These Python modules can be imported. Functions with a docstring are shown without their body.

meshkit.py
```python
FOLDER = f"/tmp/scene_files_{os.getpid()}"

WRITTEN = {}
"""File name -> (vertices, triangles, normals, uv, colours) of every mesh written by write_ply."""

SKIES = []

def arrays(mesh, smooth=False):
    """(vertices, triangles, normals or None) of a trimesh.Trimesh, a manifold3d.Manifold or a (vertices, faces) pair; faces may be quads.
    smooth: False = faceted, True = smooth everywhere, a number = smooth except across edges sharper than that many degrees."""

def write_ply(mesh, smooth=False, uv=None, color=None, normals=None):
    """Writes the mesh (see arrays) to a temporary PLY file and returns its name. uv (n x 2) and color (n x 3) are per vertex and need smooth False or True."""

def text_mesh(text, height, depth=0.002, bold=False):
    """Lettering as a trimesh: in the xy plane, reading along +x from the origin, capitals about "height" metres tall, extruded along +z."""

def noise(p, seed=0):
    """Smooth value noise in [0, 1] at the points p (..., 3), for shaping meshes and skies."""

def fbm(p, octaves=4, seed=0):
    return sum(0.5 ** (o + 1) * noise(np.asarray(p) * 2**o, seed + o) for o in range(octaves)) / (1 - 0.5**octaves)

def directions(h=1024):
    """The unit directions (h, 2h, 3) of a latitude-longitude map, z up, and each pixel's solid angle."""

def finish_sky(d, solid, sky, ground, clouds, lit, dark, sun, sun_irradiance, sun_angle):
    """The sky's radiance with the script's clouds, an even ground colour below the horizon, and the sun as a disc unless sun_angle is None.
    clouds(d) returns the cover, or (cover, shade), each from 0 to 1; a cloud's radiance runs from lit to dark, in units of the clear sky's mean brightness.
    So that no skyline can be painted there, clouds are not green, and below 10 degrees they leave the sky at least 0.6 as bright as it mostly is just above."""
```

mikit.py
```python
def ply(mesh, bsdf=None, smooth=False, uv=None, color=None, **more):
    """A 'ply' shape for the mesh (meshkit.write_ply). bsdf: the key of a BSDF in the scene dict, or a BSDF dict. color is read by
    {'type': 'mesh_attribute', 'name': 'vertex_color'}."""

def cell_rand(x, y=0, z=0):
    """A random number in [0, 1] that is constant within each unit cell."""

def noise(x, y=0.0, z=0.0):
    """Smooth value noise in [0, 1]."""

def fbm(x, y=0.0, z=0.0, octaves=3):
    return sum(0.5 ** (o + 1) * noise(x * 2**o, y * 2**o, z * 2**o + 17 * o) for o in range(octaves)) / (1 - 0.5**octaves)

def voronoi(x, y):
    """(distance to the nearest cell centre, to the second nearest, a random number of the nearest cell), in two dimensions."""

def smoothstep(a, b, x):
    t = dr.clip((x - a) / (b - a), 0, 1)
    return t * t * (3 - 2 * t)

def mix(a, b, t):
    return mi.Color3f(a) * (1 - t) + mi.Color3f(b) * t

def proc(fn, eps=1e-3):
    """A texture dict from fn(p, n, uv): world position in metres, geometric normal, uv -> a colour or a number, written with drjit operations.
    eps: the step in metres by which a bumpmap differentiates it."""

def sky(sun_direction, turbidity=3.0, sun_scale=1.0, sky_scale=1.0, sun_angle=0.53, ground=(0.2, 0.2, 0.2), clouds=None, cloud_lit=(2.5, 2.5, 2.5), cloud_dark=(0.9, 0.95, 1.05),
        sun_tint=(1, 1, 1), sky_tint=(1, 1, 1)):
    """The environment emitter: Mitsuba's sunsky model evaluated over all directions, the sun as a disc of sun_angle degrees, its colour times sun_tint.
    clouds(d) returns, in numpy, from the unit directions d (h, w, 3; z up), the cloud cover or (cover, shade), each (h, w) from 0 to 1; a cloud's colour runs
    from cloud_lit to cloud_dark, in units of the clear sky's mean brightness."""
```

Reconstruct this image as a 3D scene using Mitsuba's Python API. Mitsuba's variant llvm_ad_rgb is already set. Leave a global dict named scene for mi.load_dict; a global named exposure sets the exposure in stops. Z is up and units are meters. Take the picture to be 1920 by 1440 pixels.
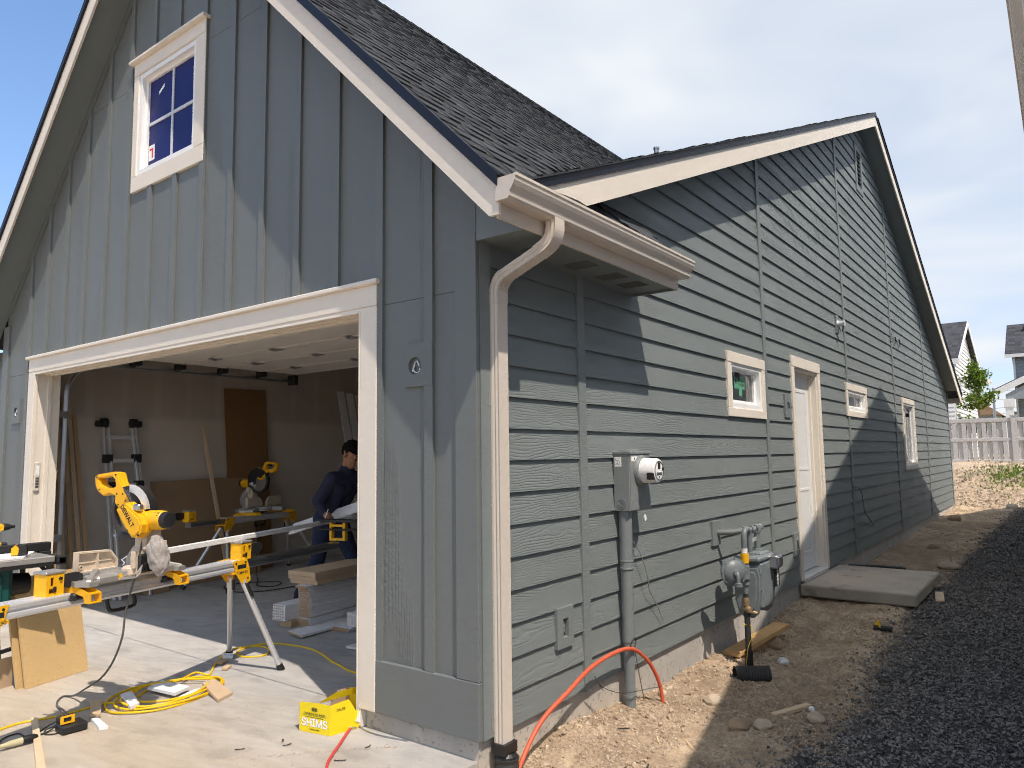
import math, random
import numpy as np, trimesh, drjit as dr, mitsuba as mi, mikit, meshkit
import manifold3d as m3
from shapely.geometry import Polygon, box as sbox, LineString
from shapely.ops import unary_union
from mikit import proc, noise, fbm, cell_rand, smoothstep, mix

# ------------------------------------------------------------------ camera, sky, exposure
T = mi.ScalarTransform4f
scene, labels = {}, {}
CAM = np.array([2.4999, -2.9957, 1.455])
FWD = np.array([-0.59982, 0.79430, 0.09639])
UPV = np.cross(np.array([0.79719, 0.60359, -0.01306]), FWD)
scene['camera'] = {'type': 'perspective', 'fov': 2 * math.degrees(math.atan(960 / 1367.88)), 'fov_axis': 'x',
                   'near_clip': 0.05, 'far_clip': 2000.0,
                   'to_world': T().look_at(origin=CAM.tolist(), target=(CAM + FWD).tolist(), up=UPV.tolist())}
SUN = np.array([0.562, -0.245, 0.985])


def clouds(d):
    az = np.degrees(np.arctan2(d[..., 0], d[..., 1]))          # from +y towards +x
    el = np.degrees(np.arcsin(np.clip(d[..., 2], -1, 1)))
    q = d / np.maximum(d[..., 2:3] + 0.15, 0.1)
    w = meshkit.fbm(np.stack([q[..., 0] * 0.6, q[..., 1] * 0.6, q[..., 0] * 0 + 3], -1), 4, 5)
    f = meshkit.fbm(np.stack([q[..., 0] * 1.0 + 1.6 * w, q[..., 1] * 1.5 + 1.4 * w, q[..., 0] * 0], -1), 5, 9)
    side = np.clip((np.abs((az + 104 + 180) % 360 - 180) - 38 + 0.25 * (40 - el)) / 26.0, 0, 1)
    side = side * side * (3 - 2 * side)
    cover = side * np.clip(0.74 + 1.1 * (f - 0.5), 0.42, 0.97) + (1 - side) * np.clip(2.2 * (f - 0.68), 0, 0.4)
    return cover, np.clip(0.45 - 1.6 * (f - 0.5), 0, 0.9)


scene['sky'] = mikit.sky(SUN, turbidity=2.6, clouds=clouds, cloud_lit=(1.62, 1.69, 1.76), cloud_dark=(1.12, 1.21, 1.32), ground=(0.24, 0.21, 0.18), sky_scale=1.9, sun_scale=0.95, sun_tint=(0.95, 1.0, 1.12), sky_tint=(1.0, 0.98, 0.98))
exposure = 1.72

# ------------------------------------------------------------------ helpers
rng = random.Random(7)
nrg = np.random.default_rng(7)
V3 = lambda *a: np.array(a, float)
_n = {}


def key(name):
    i = _n.get(name, -1) + 1
    _n[name] = i
    return name if i == 0 else f'{name}_{i:03d}'


def unit(a):
    a = np.asarray(a, float)
    return a / (np.linalg.norm(a) + 1e-12)


def plym(mesh, m, **k): return mikit.ply(mesh, 'm_' + m, **k)


class Mb:
    """collects triangles"""
    def __init__(s): s.v, s.f, s.n = [], [], 0

    def add(s, v, f):
        v = np.asarray(v, float); f = np.asarray(f, int)
        if f.shape[1] == 4: f = np.vstack([f[:, [0, 1, 2]], f[:, [0, 2, 3]]])
        s.v.append(v); s.f.append(f + s.n); s.n += len(v)
        return s

    def mesh(s): return np.vstack(s.v), np.vstack(s.f)

    def obox(s, c, ax, ay, az, bev=0.0):
        """box about c with half-axes; bev: chamfer in metres"""
        c, A = np.asarray(c, float), [np.asarray(a, float) for a in (ax, ay, az)]
        if bev <= 0:
            p = np.array([c + i * A[0] + j * A[1] + k * A[2] for i in (-1, 1) for j in (-1, 1) for k in (-1, 1)])
            f = [[0, 1, 3, 2], [4, 6, 7, 5], [0, 4, 5, 1], [2, 3, 7, 6], [0, 2, 6, 4], [1, 5, 7, 3]]
            if np.dot(np.cross(A[0], A[1]), A[2]) < 0: f = [q[::-1] for q in f]
            return s.add(p, f)
        L = [np.linalg.norm(a) for a in A]
        b = [max(0.0, 1 - min(bev, 0.45 * min(L) * 2) / l) for l in L]
        p = []
        for i in (-1, 1):
            for j in (-1, 1):
                for k in (-1, 1):
                    p += [c + i * A[0] + j * b[1] * A[1] + k * b[2] * A[2], c + i * b[0] * A[0] + j * A[1] + k * b[2] * A[2], c + i * b[0] * A[0] + j * b[1] * A[1] + k * A[2]]
        h = trimesh.convex.convex_hull(np.array(p))
        return s.add(h.vertices, h.faces)

    def box(s, lo, hi, bev=0.0):
        lo, hi = np.asarray(lo, float), np.asarray(hi, float)
        h = (hi - lo) / 2
        return s.obox((lo + hi) / 2, (h[0], 0, 0), (0, h[1], 0), (0, 0, h[2]), bev)

    def bar(s, a, b, w, h, up=(0, 0, 1), bev=0.0):
        """straight bar of width w, height h"""
        a, b = np.asarray(a, float), np.asarray(b, float)
        d = unit(b - a); x = unit(np.cross(d, up)); z = np.cross(x, d)
        return s.obox((a + b) / 2, x * w / 2, d * np.linalg.norm(b - a) / 2, z * h / 2, bev)

    def tube(s, pts, r, n=8, closed=False):
        p = np.asarray(pts, float); r = np.broadcast_to(np.asarray(r, float), (len(p),))
        t = np.gradient(p, axis=0); t /= np.linalg.norm(t, axis=1, keepdims=True) + 1e-12
        a = unit(np.cross(t[0], [0.3, 0.2, 0.93] if abs(t[0][2]) < 0.9 else [1, 0, 0]))
        rings = []
        for i in range(len(p)):
            a = unit(a - t[i] * np.dot(a, t[i])); b = np.cross(t[i], a)
            g = np.arange(n) * 2 * math.pi / n
            rings.append(p[i] + r[i] * (np.cos(g)[:, None] * a + np.sin(g)[:, None] * b))
        v = np.vstack(rings + [p[:1], p[-1:]])
        i, j = np.meshgrid(np.arange(len(p) - 1), np.arange(n), indexing='ij')
        q = np.stack([i * n + j, i * n + (j + 1) % n, (i + 1) * n + (j + 1) % n, (i + 1) * n + j], -1).reshape(-1, 4)
        f = np.vstack([q[:, [0, 1, 2]], q[:, [0, 2, 3]]])
        k = np.arange(n); L = len(p) - 1
        f = np.vstack([f, np.stack([k * 0 + len(p) * n, (k + 1) % n, k], 1), np.stack([k * 0 + len(p) * n + 1, L * n + k, L * n + (k + 1) % n], 1)])
        return s.add(v, f)

    def lathe(s, prof, o, d=(0, 0, 1), n=20):
        """profile [(radius, height)] about axis d through o"""
        d = unit(d); x = unit(np.cross(d, [0, 0, 1] if abs(d[2]) < 0.9 else [1, 0, 0])); y = np.cross(d, x)
        g = np.arange(n) * 2 * math.pi / n
        c = np.cos(g)[:, None] * x + np.sin(g)[:, None] * y
        v = np.vstack([np.asarray(o, float) + r * c + h * d for r, h in prof])
        m = len(prof)
        i, j = np.meshgrid(np.arange(m - 1), np.arange(n), indexing='ij')
        q = np.stack([i * n + j, i * n + (j + 1) % n, (i + 1) * n + (j + 1) % n, (i + 1) * n + j], -1).reshape(-1, 4)
        return s.add(v, q)

    def prism(s, poly, o, ex, ey, h):
        """polygon (shapely or list) in the plane o + x*ex + y*ey, extruded by vector h"""
        if not hasattr(poly, 'geom_type'): poly = Polygon(poly)
        o, ex, ey, h = (np.asarray(a, float) for a in (o, ex, ey, h))
        for g in getattr(poly, 'geoms', [poly]):
            if g.geom_type != 'Polygon' or g.area < 1e-7: continue
            m = trimesh.creation.extrude_polygon(g, 1.0, engine='earcut')
            P = np.asarray(m.vertices)
            v = o + P[:, :1] * ex + P[:, 1:2] * ey + P[:, 2:3] * h
            f = np.asarray(m.faces)
            if np.dot(np.cross(ex, ey), h) < 0: f = f[:, ::-1]
            s.add(v, f)
        return s

    def grid(s, P):
        a, b = P.shape[:2]
        i, j = np.meshgrid(np.arange(a - 1), np.arange(b - 1), indexing='ij')
        return s.add(P.reshape(-1, 3), np.stack([i * b + j, (i + 1) * b + j, (i + 1) * b + j + 1, i * b + j + 1], -1).reshape(-1, 4))

    def warp(s, fn):
        s.v = [fn(v) for v in s.v]
        return s

    def mirror(s, x0, dy):
        """the mirrored copy: x -> x0 - x, y -> y + dy"""
        m = Mb(); m.n = s.n
        m.v = [np.stack([x0 - v[:, 0], v[:, 1] + dy, v[:, 2]], 1) for v in s.v]
        m.f = [f[:, ::-1] for f in s.f]
        return m


def put(k, mb, mat, smooth=False, label=None, cat=None, group=None, kind=None, **more):
    k = key(k)
    scene[k] = plym(mb.mesh() if isinstance(mb, Mb) else mb, mat, smooth=smooth, **more)
    tag(k, label, cat, group, kind)
    return k


def tag(k, label=None, cat=None, group=None, kind=None):
    d = {n: x for n, x in (('label', label), ('category', cat), ('group', group), ('kind', kind)) if x}
    if d: labels[k] = {**labels.get(k, {}), **d}


def thing(name, label, cat, group=None):
    k = key(name); tag(k, label, cat, group)
    return k


def spline(pts, n=8):
    """Catmull-Rom through the points"""
    p = np.asarray(pts, float)
    q = np.vstack([2 * p[0] - p[1], p, 2 * p[-1] - p[-2]])
    out = []
    for i in range(1, len(q) - 2):
        t = np.linspace(0, 1, n, endpoint=False)[:, None]
        out.append(0.5 * ((2 * q[i]) + (-q[i - 1] + q[i + 1]) * t + (2 * q[i - 1] - 5 * q[i] + 4 * q[i + 1] - q[i + 2]) * t ** 2 + (-q[i - 1] + 3 * q[i] - 3 * q[i + 1] + q[i + 2]) * t ** 3))
    return np.vstack(out + [p[-1:]])


def text(k, s, height, o, ex, ey, depth=0.001, mat='ink', bold=False, center=True):
    """flat lettering in the plane o, ex, ey"""
    m = meshkit.text_mesh(s, height, depth, bold)
    P = np.asarray(m.vertices).copy()
    if center: P[:, 0] -= (P[:, 0].max() + P[:, 0].min()) / 2
    ex, ey = unit(ex), unit(ey); ez = np.cross(ex, ey)
    return put(k, (np.asarray(o, float) + P[:, :1] * ex + P[:, 1:2] * ey + P[:, 2:3] * ez, np.asarray(m.faces)), mat)


# ------------------------------------------------------------------ materials
def mat(k, col, rough=0.6, metal=0.0, spec=0.5, bump=None, scale=0.001, eps=1e-3, **more):
    c = col if isinstance(col, dict) else ({'type': 'rgb', 'value': list(col)} if not callable(col) else proc(col))
    r = proc(rough) if callable(rough) else rough
    b = {'type': 'principled', 'base_color': c, 'roughness': r, 'metallic': metal, 'specular': spec, **more}
    if bump is not None:
        b = {'type': 'bumpmap', 'tex': proc(bump, eps=eps), 'scale': scale, 'bsdf': b}
    scene['m_' + k] = {'type': 'twosided', 'bsdf': b}


def tone(c, amp=0.12, f=3.0, g=40.0):
    """a base colour with soft wear and fine speckle"""
    c = np.asarray(c, float)
    return lambda p, n, uv: mi.Color3f(*map(float, c)) * (1 + amp * (fbm(p.x * f, p.y * f, p.z * f, 3) - 0.5) * 2 + 0.5 * amp * (noise(p.x * g, p.y * g, p.z * g) - 0.5))


def lap_grain(p, n, uv):
    b = dr.floor(p.z / 0.178)
    seg = dr.floor((p.y + 2.63) / 3.66)
    off = 37 * cell_rand(b, seg, 3)
    zz = p.z - b * 0.178
    q = zz + 0.075 * (noise(p.y * 1.7 + off, zz * 9 + off, 1) - 0.5) + 0.02 * noise(p.y * 9 + off, zz * 24, 4)
    r = q * 62.0
    ring = dr.abs(r - dr.floor(r) - 0.5) * 2
    return 0.8 * smoothstep(0.0, 0.55, ring) * (0.45 + 0.55 * noise(p.y * 4 + off, zz * 14, 2)) + 0.25 * fbm(p.y * 25, p.z * 240, 0, 2)


def panel_grain(p, n, uv):
    c = dr.floor(p.x / 0.41)
    off = 29 * cell_rand(c, 1, 7)
    q = p.x + 0.05 * (noise(p.x * 7 + off, p.z * 1.1 + off, 2) - 0.5)
    r = q * 42.0
    ring = dr.abs(r - dr.floor(r) - 0.5) * 2
    m = smoothstep(0.45, 0.62, noise(p.x * 8 + off, p.z * 0.9, 5))
    return m * 0.9 * smoothstep(0.0, 0.5, ring) + 0.8 * m * noise(p.x * 60, p.z * 55, 3) + 0.3 * fbm(p.x * 90, p.z * 300, 0, 2)


def board_grain(p, n, uv):
    return 0.6 * fbm(p.x * 30 + p.z * 120, p.y * 30, p.z * 160, 2) + 0.4 * noise(p.x * 9, p.y * 9, p.z * 70)


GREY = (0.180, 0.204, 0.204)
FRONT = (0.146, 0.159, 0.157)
mat('siding', tone(GREY, 0.07, 1.3), 0.52, bump=lap_grain, scale=0.0030, spec=0.4)
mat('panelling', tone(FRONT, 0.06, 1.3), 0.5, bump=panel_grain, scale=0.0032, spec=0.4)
mat('grey_paint', tone(GREY, 0.06, 2), 0.5, spec=0.4)
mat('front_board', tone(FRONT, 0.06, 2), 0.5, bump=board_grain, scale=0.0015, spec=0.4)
mat('grey_board', tone(GREY, 0.06, 2), 0.5, bump=board_grain, scale=0.0015, spec=0.4)
mat('cream', tone((0.71, 0.65, 0.565), 0.05, 2), 0.55, bump=board_grain, scale=0.0014)
mat('cream_flat', tone((0.71, 0.65, 0.565), 0.04, 2), 0.5)
mat('gutter_metal', tone((0.60, 0.535, 0.465), 0.03, 2), 0.32)
mat('drip', (0.010, 0.012, 0.022), 0.45, spec=0.3)
mat('vinyl_white', (0.8, 0.8, 0.79), 0.35)
mat('door_white', tone((0.68, 0.69, 0.69), 0.03, 3), 0.45)
mat('black', (0.014, 0.014, 0.015), 0.45)
mat('black_rubber', tone((0.032, 0.032, 0.032), 0.2, 20), 0.55)
mat('dark_hole', (0.01, 0.01, 0.01), 0.9)
mat('ink', (0.015, 0.015, 0.02), 0.6)
mat('ink_white', (0.85, 0.85, 0.85), 0.5)
mat('ink_red', (0.6, 0.03, 0.05), 0.5)
mat('paper', (0.78, 0.78, 0.77), 0.7)
mat('steel', tone((0.52, 0.53, 0.55), 0.1, 8), 0.32, metal=1.0)
mat('aluminium', tone((0.74, 0.75, 0.77), 0.05, 8), 0.34, metal=0.55)
mat('cast', tone((0.45, 0.44, 0.42), 0.14, 14), 0.5, metal=0.7)
mat('yellow', tone((0.80, 0.42, 0.008), 0.06, 9), 0.38)
mat('yellow_cord', (0.78, 0.50, 0.01), 0.42)
mat('tan_cast', tone((0.55, 0.46, 0.36), 0.15, 12), 0.6)
mat('teal', tone((0.006, 0.07, 0.066), 0.15, 6), 0.4)
mat('utility_grey', tone((0.20, 0.22, 0.22), 0.06, 6), 0.42)
mat('pipe_grey', tone((0.185, 0.205, 0.21), 0.05, 5), 0.38)
mat('gas_grey', tone((0.16, 0.185, 0.195), 0.12, 16), 0.42)
mat('brass', tone((0.42, 0.30, 0.17), 0.2, 30), 0.45, metal=0.6)
mat('orange', tone((0.58, 0.105, 0.05), 0.1, 6), 0.5)
mat('red_hose', (0.50, 0.05, 0.055), 0.45)
mat('blue_film', (0.012, 0.016, 0.125), 0.35, spec=0.12)
mat('pine', tone((0.55, 0.34, 0.15), 0.2, 6, 50), 0.65, bump=board_grain, scale=0.0012)
mat('pale_wood', tone((0.60, 0.46, 0.30), 0.15, 6, 60), 0.7)
mat('mdf', tone((0.30, 0.195, 0.115), 0.06, 3, 30), 0.75)
mat('mdf_pale', tone((0.50, 0.37, 0.24), 0.08, 6, 90), 0.8)
mat('mdf_edge', tone((0.42, 0.29, 0.17), 0.12, 8, 120), 0.8)
mat('trim_white', tone((0.74, 0.74, 0.74), 0.05, 4), 0.5)
mat('shirt', tone((0.016, 0.019, 0.045), 0.25, 12, 60), 0.85)
mat('jeans', tone((0.012, 0.02, 0.05), 0.25, 14, 60), 0.9)
mat('skin', tone((0.30, 0.145, 0.085), 0.08, 20), 0.5)
mat('hair', tone((0.006, 0.005, 0.005), 0.3, 60, 200), 0.8, spec=0.1)
mat('clear_plastic', (0.75, 0.78, 0.8), 0.1)
mat('clear_amber', (0.50, 0.45, 0.28), 0.25)
mat('cord_grey', tone((0.10, 0.10, 0.10), 0.2, 20), 0.55)
mat('mdf_dark', tone((0.22, 0.115, 0.045), 0.06, 3, 30), 0.7)


def particle(p, n, uv):
    v = noise(p.x * 260, p.y * 260, p.z * 260); w = noise(p.x * 520 + 5, p.y * 520, p.z * 520)
    return mix((0.60, 0.42, 0.20), (0.42, 0.27, 0.115), smoothstep(0.55, 0.85, 0.6 * v + 0.4 * w)) * (0.92 + 0.16 * fbm(p.x * 4, p.y * 4, p.z * 4, 2))


mat('particleboard', particle, 0.7)


def slab_col(p, n, uv):
    big = fbm(p.x * 0.9, p.y * 0.9, 0, 4); mid = fbm(p.x * 5 + 3, p.y * 7, 0, 4); sp = noise(p.x * 130, p.y * 130, 1)
    dusty = smoothstep(0.2, -1.2, p.y + 0.9 * (big - 0.5))       # tan dust tracked over the drive
    c = mix((0.37, 0.362, 0.348), (0.415, 0.352, 0.27), dusty)
    stain = smoothstep(0.50, 0.78, mid); trowel = fbm(p.x * 3 + p.y * 9, p.y * 26 - p.x * 8, 4, 4)
    dust = smoothstep(0.5, 0.72, fbm(p.x * 2.2 + 9, p.y * 6, 0, 4))
    c = c * (0.80 + 0.26 * big - 0.14 * stain + 0.08 * (sp - 0.5) + 0.26 * (trowel - 0.35))
    c = mix(c, (0.46, 0.43, 0.39), 0.32 * dust)
    speck = smoothstep(0.86, 0.93, noise(p.x * 26, p.y * 26, 8)) * smoothstep(0.45, 0.6, fbm(p.x * 2, p.y * 2, 3, 2))
    return mix(c, (0.30, 0.24, 0.18), 0.45 * speck)


mat('slab', slab_col, 0.85, bump=lambda p, n, uv: fbm(p.x * 40, p.y * 40, 0, 4) + 0.4 * fbm(p.x * 6, p.y * 18, 0, 2), scale=0.0022, spec=0.2)


def found_col(p, n, uv):
    s = p.x + p.y
    streak = fbm(s * 9, p.z * 1.5, 0, 3); big = fbm(s * 1.2, p.z * 3, 2, 3)
    c = mix((0.40, 0.385, 0.36), (0.52, 0.45, 0.36), smoothstep(2.4, 1.0, p.y) * smoothstep(0.02, -0.25, p.z))
    pit = smoothstep(0.80, 0.88, noise(s * 60, p.z * 60, 4))
    return c * (0.72 + 0.35 * streak + 0.25 * big) * (1 - 0.35 * pit)


mat('foundation', found_col, 0.85, bump=lambda p, n, uv: fbm((p.x + p.y) * 30, p.z * 30, 0, 3), scale=0.003, spec=0.2)
mat('step_concrete', lambda p, n, uv: mix((0.36, 0.32, 0.27), (0.22, 0.165, 0.115), smoothstep(0.55, 0.80, fbm(p.x * 7, p.y * 4, p.z * 6, 4))) * (0.75 + 0.35 * fbm(p.x * 3, p.y * 3, p.z * 3, 3) + 0.2 * noise(p.x * 110, p.y * 110, p.z * 110)), 0.85, bump=lambda p, n, uv: fbm(p.x * 45, p.y * 45, p.z * 45, 3), scale=0.002, spec=0.2)

EDGE = [(-30, 0.0), (-1, 0.72), (0, 0.92), (0.93, 1.10), (1.69, 1.22), (2.41, 1.30), (3.71, 1.16), (5.88, 1.14), (9.27, 1.17), (13.84, 1.2), (18.5, 1.36), (22.3, 1.5), (25, 2.2), (26, 9)]


def gravel_edge_np(y): return np.interp(y, [a for a, _ in EDGE], [b for _, b in EDGE])


def gravel_edge(y):
    e = mi.Float(EDGE[0][1])
    for (a, b), (c, d) in zip(EDGE, EDGE[1:]):
        e = e + (d - b) * dr.clip((y - a) / (c - a), 0, 1)
    return e


def dirt_col(p, n, uv):
    big = fbm(p.x * 0.8, p.y * 0.8, 0, 3); mid = fbm(p.x * 5, p.y * 5, 1, 4); fine = fbm(p.x * 60, p.y * 60, 2, 3)
    c = mix((0.31, 0.235, 0.165), (0.44, 0.345, 0.245), smoothstep(0.3, 0.7, mid))
    c = mix(c, (0.22, 0.165, 0.115), 0.55 * smoothstep(0.48, 0.75, big))
    c = mix(c, (0.55, 0.45, 0.33), 0.6 * smoothstep(24, 28, p.y))
    c = c * (0.40 + 0.75 * fine + 0.45 * noise(p.x * 190, p.y * 190, 6))
    g = smoothstep(-0.10, 0.12, p.x - gravel_edge(p.y) + 0.35 * (mid - 0.5)) * smoothstep(26, 24, p.y) * smoothstep(4.2, 3.6, p.x)
    green = smoothstep(0.5, 0.62, fbm(p.x * 0.7, p.y * 0.9, 5, 3)) * smoothstep(30, 40, p.y)
    c = mix(c, (0.10, 0.13, 0.04), green)
    return mix(c, mi.Color3f(0.07, 0.068, 0.065) * (0.5 + fine), g)


mat('dirt', dirt_col, 0.95, bump=lambda p, n, uv: fbm(p.x * 45, p.y * 45, 0, 4), scale=0.011, spec=0.1)
mat('clod', lambda p, n, uv: mix((0.30, 0.22, 0.15), (0.52, 0.44, 0.34), cell_rand(p.x * 45, p.y * 45, 3)) * (0.7 + 0.6 * noise(p.x * 90, p.y * 90, p.z * 90)), 0.95, spec=0.1)
mat('stone_tan', tone((0.44, 0.36, 0.265), 0.2, 9, 80), 0.8, bump=lambda p, n, uv: fbm(p.x * 70, p.y * 70, p.z * 70, 3), scale=0.002)
mat('stone_brown', tone((0.33, 0.235, 0.155), 0.25, 9, 80), 0.85, bump=lambda p, n, uv: fbm(p.x * 70, p.y * 70, p.z * 70, 3), scale=0.003)
mat('gravel_dark', lambda p, n, uv: mi.Color3f(0.158, 0.149, 0.139) * (0.35 + 1.5 * cell_rand(p.x * 45, p.y * 45, 3)) * (0.8 + 0.4 * noise(p.x * 200, p.y * 200, p.z * 200)), 0.7, spec=0.35)
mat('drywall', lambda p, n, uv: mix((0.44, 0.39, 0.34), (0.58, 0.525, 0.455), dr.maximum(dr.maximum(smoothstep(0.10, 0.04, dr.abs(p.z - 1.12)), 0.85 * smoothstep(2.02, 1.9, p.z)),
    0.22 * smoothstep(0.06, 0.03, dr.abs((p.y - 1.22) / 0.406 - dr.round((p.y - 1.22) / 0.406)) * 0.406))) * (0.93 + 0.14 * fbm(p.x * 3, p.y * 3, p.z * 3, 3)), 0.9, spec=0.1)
mat('ceiling', (0.6, 0.57, 0.53), 0.9)


def shingle_col(p, n, uv):
    s = dr.floor((0.41 - p.x) / 0.10112)
    t = p.y * 6.2 + 31 * cell_rand(s, 2, 5)
    tab = cell_rand(dr.floor(t), s, 9)
    fine = noise(p.x * 330, p.y * 330, p.z * 330)
    return mi.Color3f(0.048, 0.052, 0.058) * (0.72 + 0.56 * tab) * (0.55 + 0.9 * fine)


mat('shingle', shingle_col, 0.9, spec=0.2, bump=lambda p, n, uv: noise(p.x * 260, p.y * 260, p.z * 260), scale=0.002)
scene['m_glass'] = {'type': 'thindielectric'}
scene['m_window_glass'] = {'type': 'thindielectric', 'specular_transmittance': {'type': 'rgb', 'value': [0.30, 0.33, 0.31]}}
scene['m_leaf'] = {'type': 'principledthin', 'base_color': {'type': 'rgb', 'value': [0.16, 0.25, 0.04]}, 'roughness': 0.5, 'diff_trans': 0.7, 'spec_trans': 0.0}
scene['m_blossom'] = {'type': 'principledthin', 'base_color': {'type': 'rgb', 'value': [0.36, 0.36, 0.20]}, 'roughness': 0.6, 'diff_trans': 0.6, 'spec_trans': 0.0}

# ------------------------------------------------------------------ the house
XC, EXP, YF = -3.36, 0.178, 19.8
soff2 = lambda y: np.minimum(2.70 + 0.4167 * y, 2.70 + 0.4167 * (20.43 - y))
SIDE_WIN = [(3.605, 4.665, 1.785, 2.40), (8.25, 9.60, 1.945, 2.43), (12.75, 14.15, 1.06, 2.46)]
DOOR = (5.62, 6.83, -0.06, 2.56)
gable2 = Polygon([(0, 0), (YF, 0), (YF, soff2(YF)), (10.215, soff2(10.215)), (0, soff2(0))])


def rect(a, b, c, d): return sbox(a, c, b, d)


def lap_board(poly, z0, mb=None):
    """one bevelled board: polygon in (y, z), bottom edge at z0"""
    mb = mb or Mb()
    before = len(mb.v)
    mb.prism(poly, (0, 0, 0), (0, 1, 0), (0, 0, 1), (1, 0, 0))
    for i in range(before, len(mb.v)):
        v = mb.v[i]
        front = 0.0250 - 0.0210 * (v[:, 2] - z0) / (EXP + 0.03)
        v[:, 0] = np.where(v[:, 0] > 0.5, front, front - 0.008)
    return mb


H = thing('house', 'grey new house with open garage, steep dark roof and cream trim', 'house')
side = key(H + '__side_wall')
holes2 = unary_union([rect(*w) for w in SIDE_WIN] + [rect(*DOOR), rect(9.81, 10.30, 5.75, 6.55)])
inner = unary_union([rect(a + 0.08, b - 0.08, c + 0.08, d - 0.08) for a, b, c, d in SIDE_WIN] + [rect(5.72, 6.73, -0.06, 2.435)])
m = Mb().prism(gable2.difference(inner), (-0.13, 0, 0), (0, 1, 0), (0, 0, 1), (0.13, 0, 0))
scene[side] = plym(m.mesh(), 'grey_paint')
BAT = [1.03, 4.715, 8.37, 12.05, 15.78]
cuts = [0.09] + [b for b in BAT] + [YF - 0.09]
blocks = [(0.678, 0.857, 0.306, 0.542), (3.09, 3.26, 0.654, 0.861), (5.31, 5.52, 1.83, 2.09), (5.40, 5.58, 0.296, 0.548), (7.86, 8.0, 3.10, 3.36), (11.98, 12.14, 3.47, 3.66)]
solid = holes2.union(unary_union([rect(*b) for b in blocks]))
for k in range(42):
    z0 = k * EXP
    for a, b in zip(cuts[:-1], cuts[1:]):
        A = a + (0.042 if a > 0.2 else 0.002); Bq = b - (0.042 if b < 19 else 0.002)
        g = rect(A, Bq, z0, z0 + EXP + 0.03).intersection(gable2).difference(solid)
        for h in getattr(g, 'geoms', [g]):
            if not h.is_empty and h.area > 0.004: put(side + '__lap_board', lap_board(h, z0), 'siding')
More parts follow.
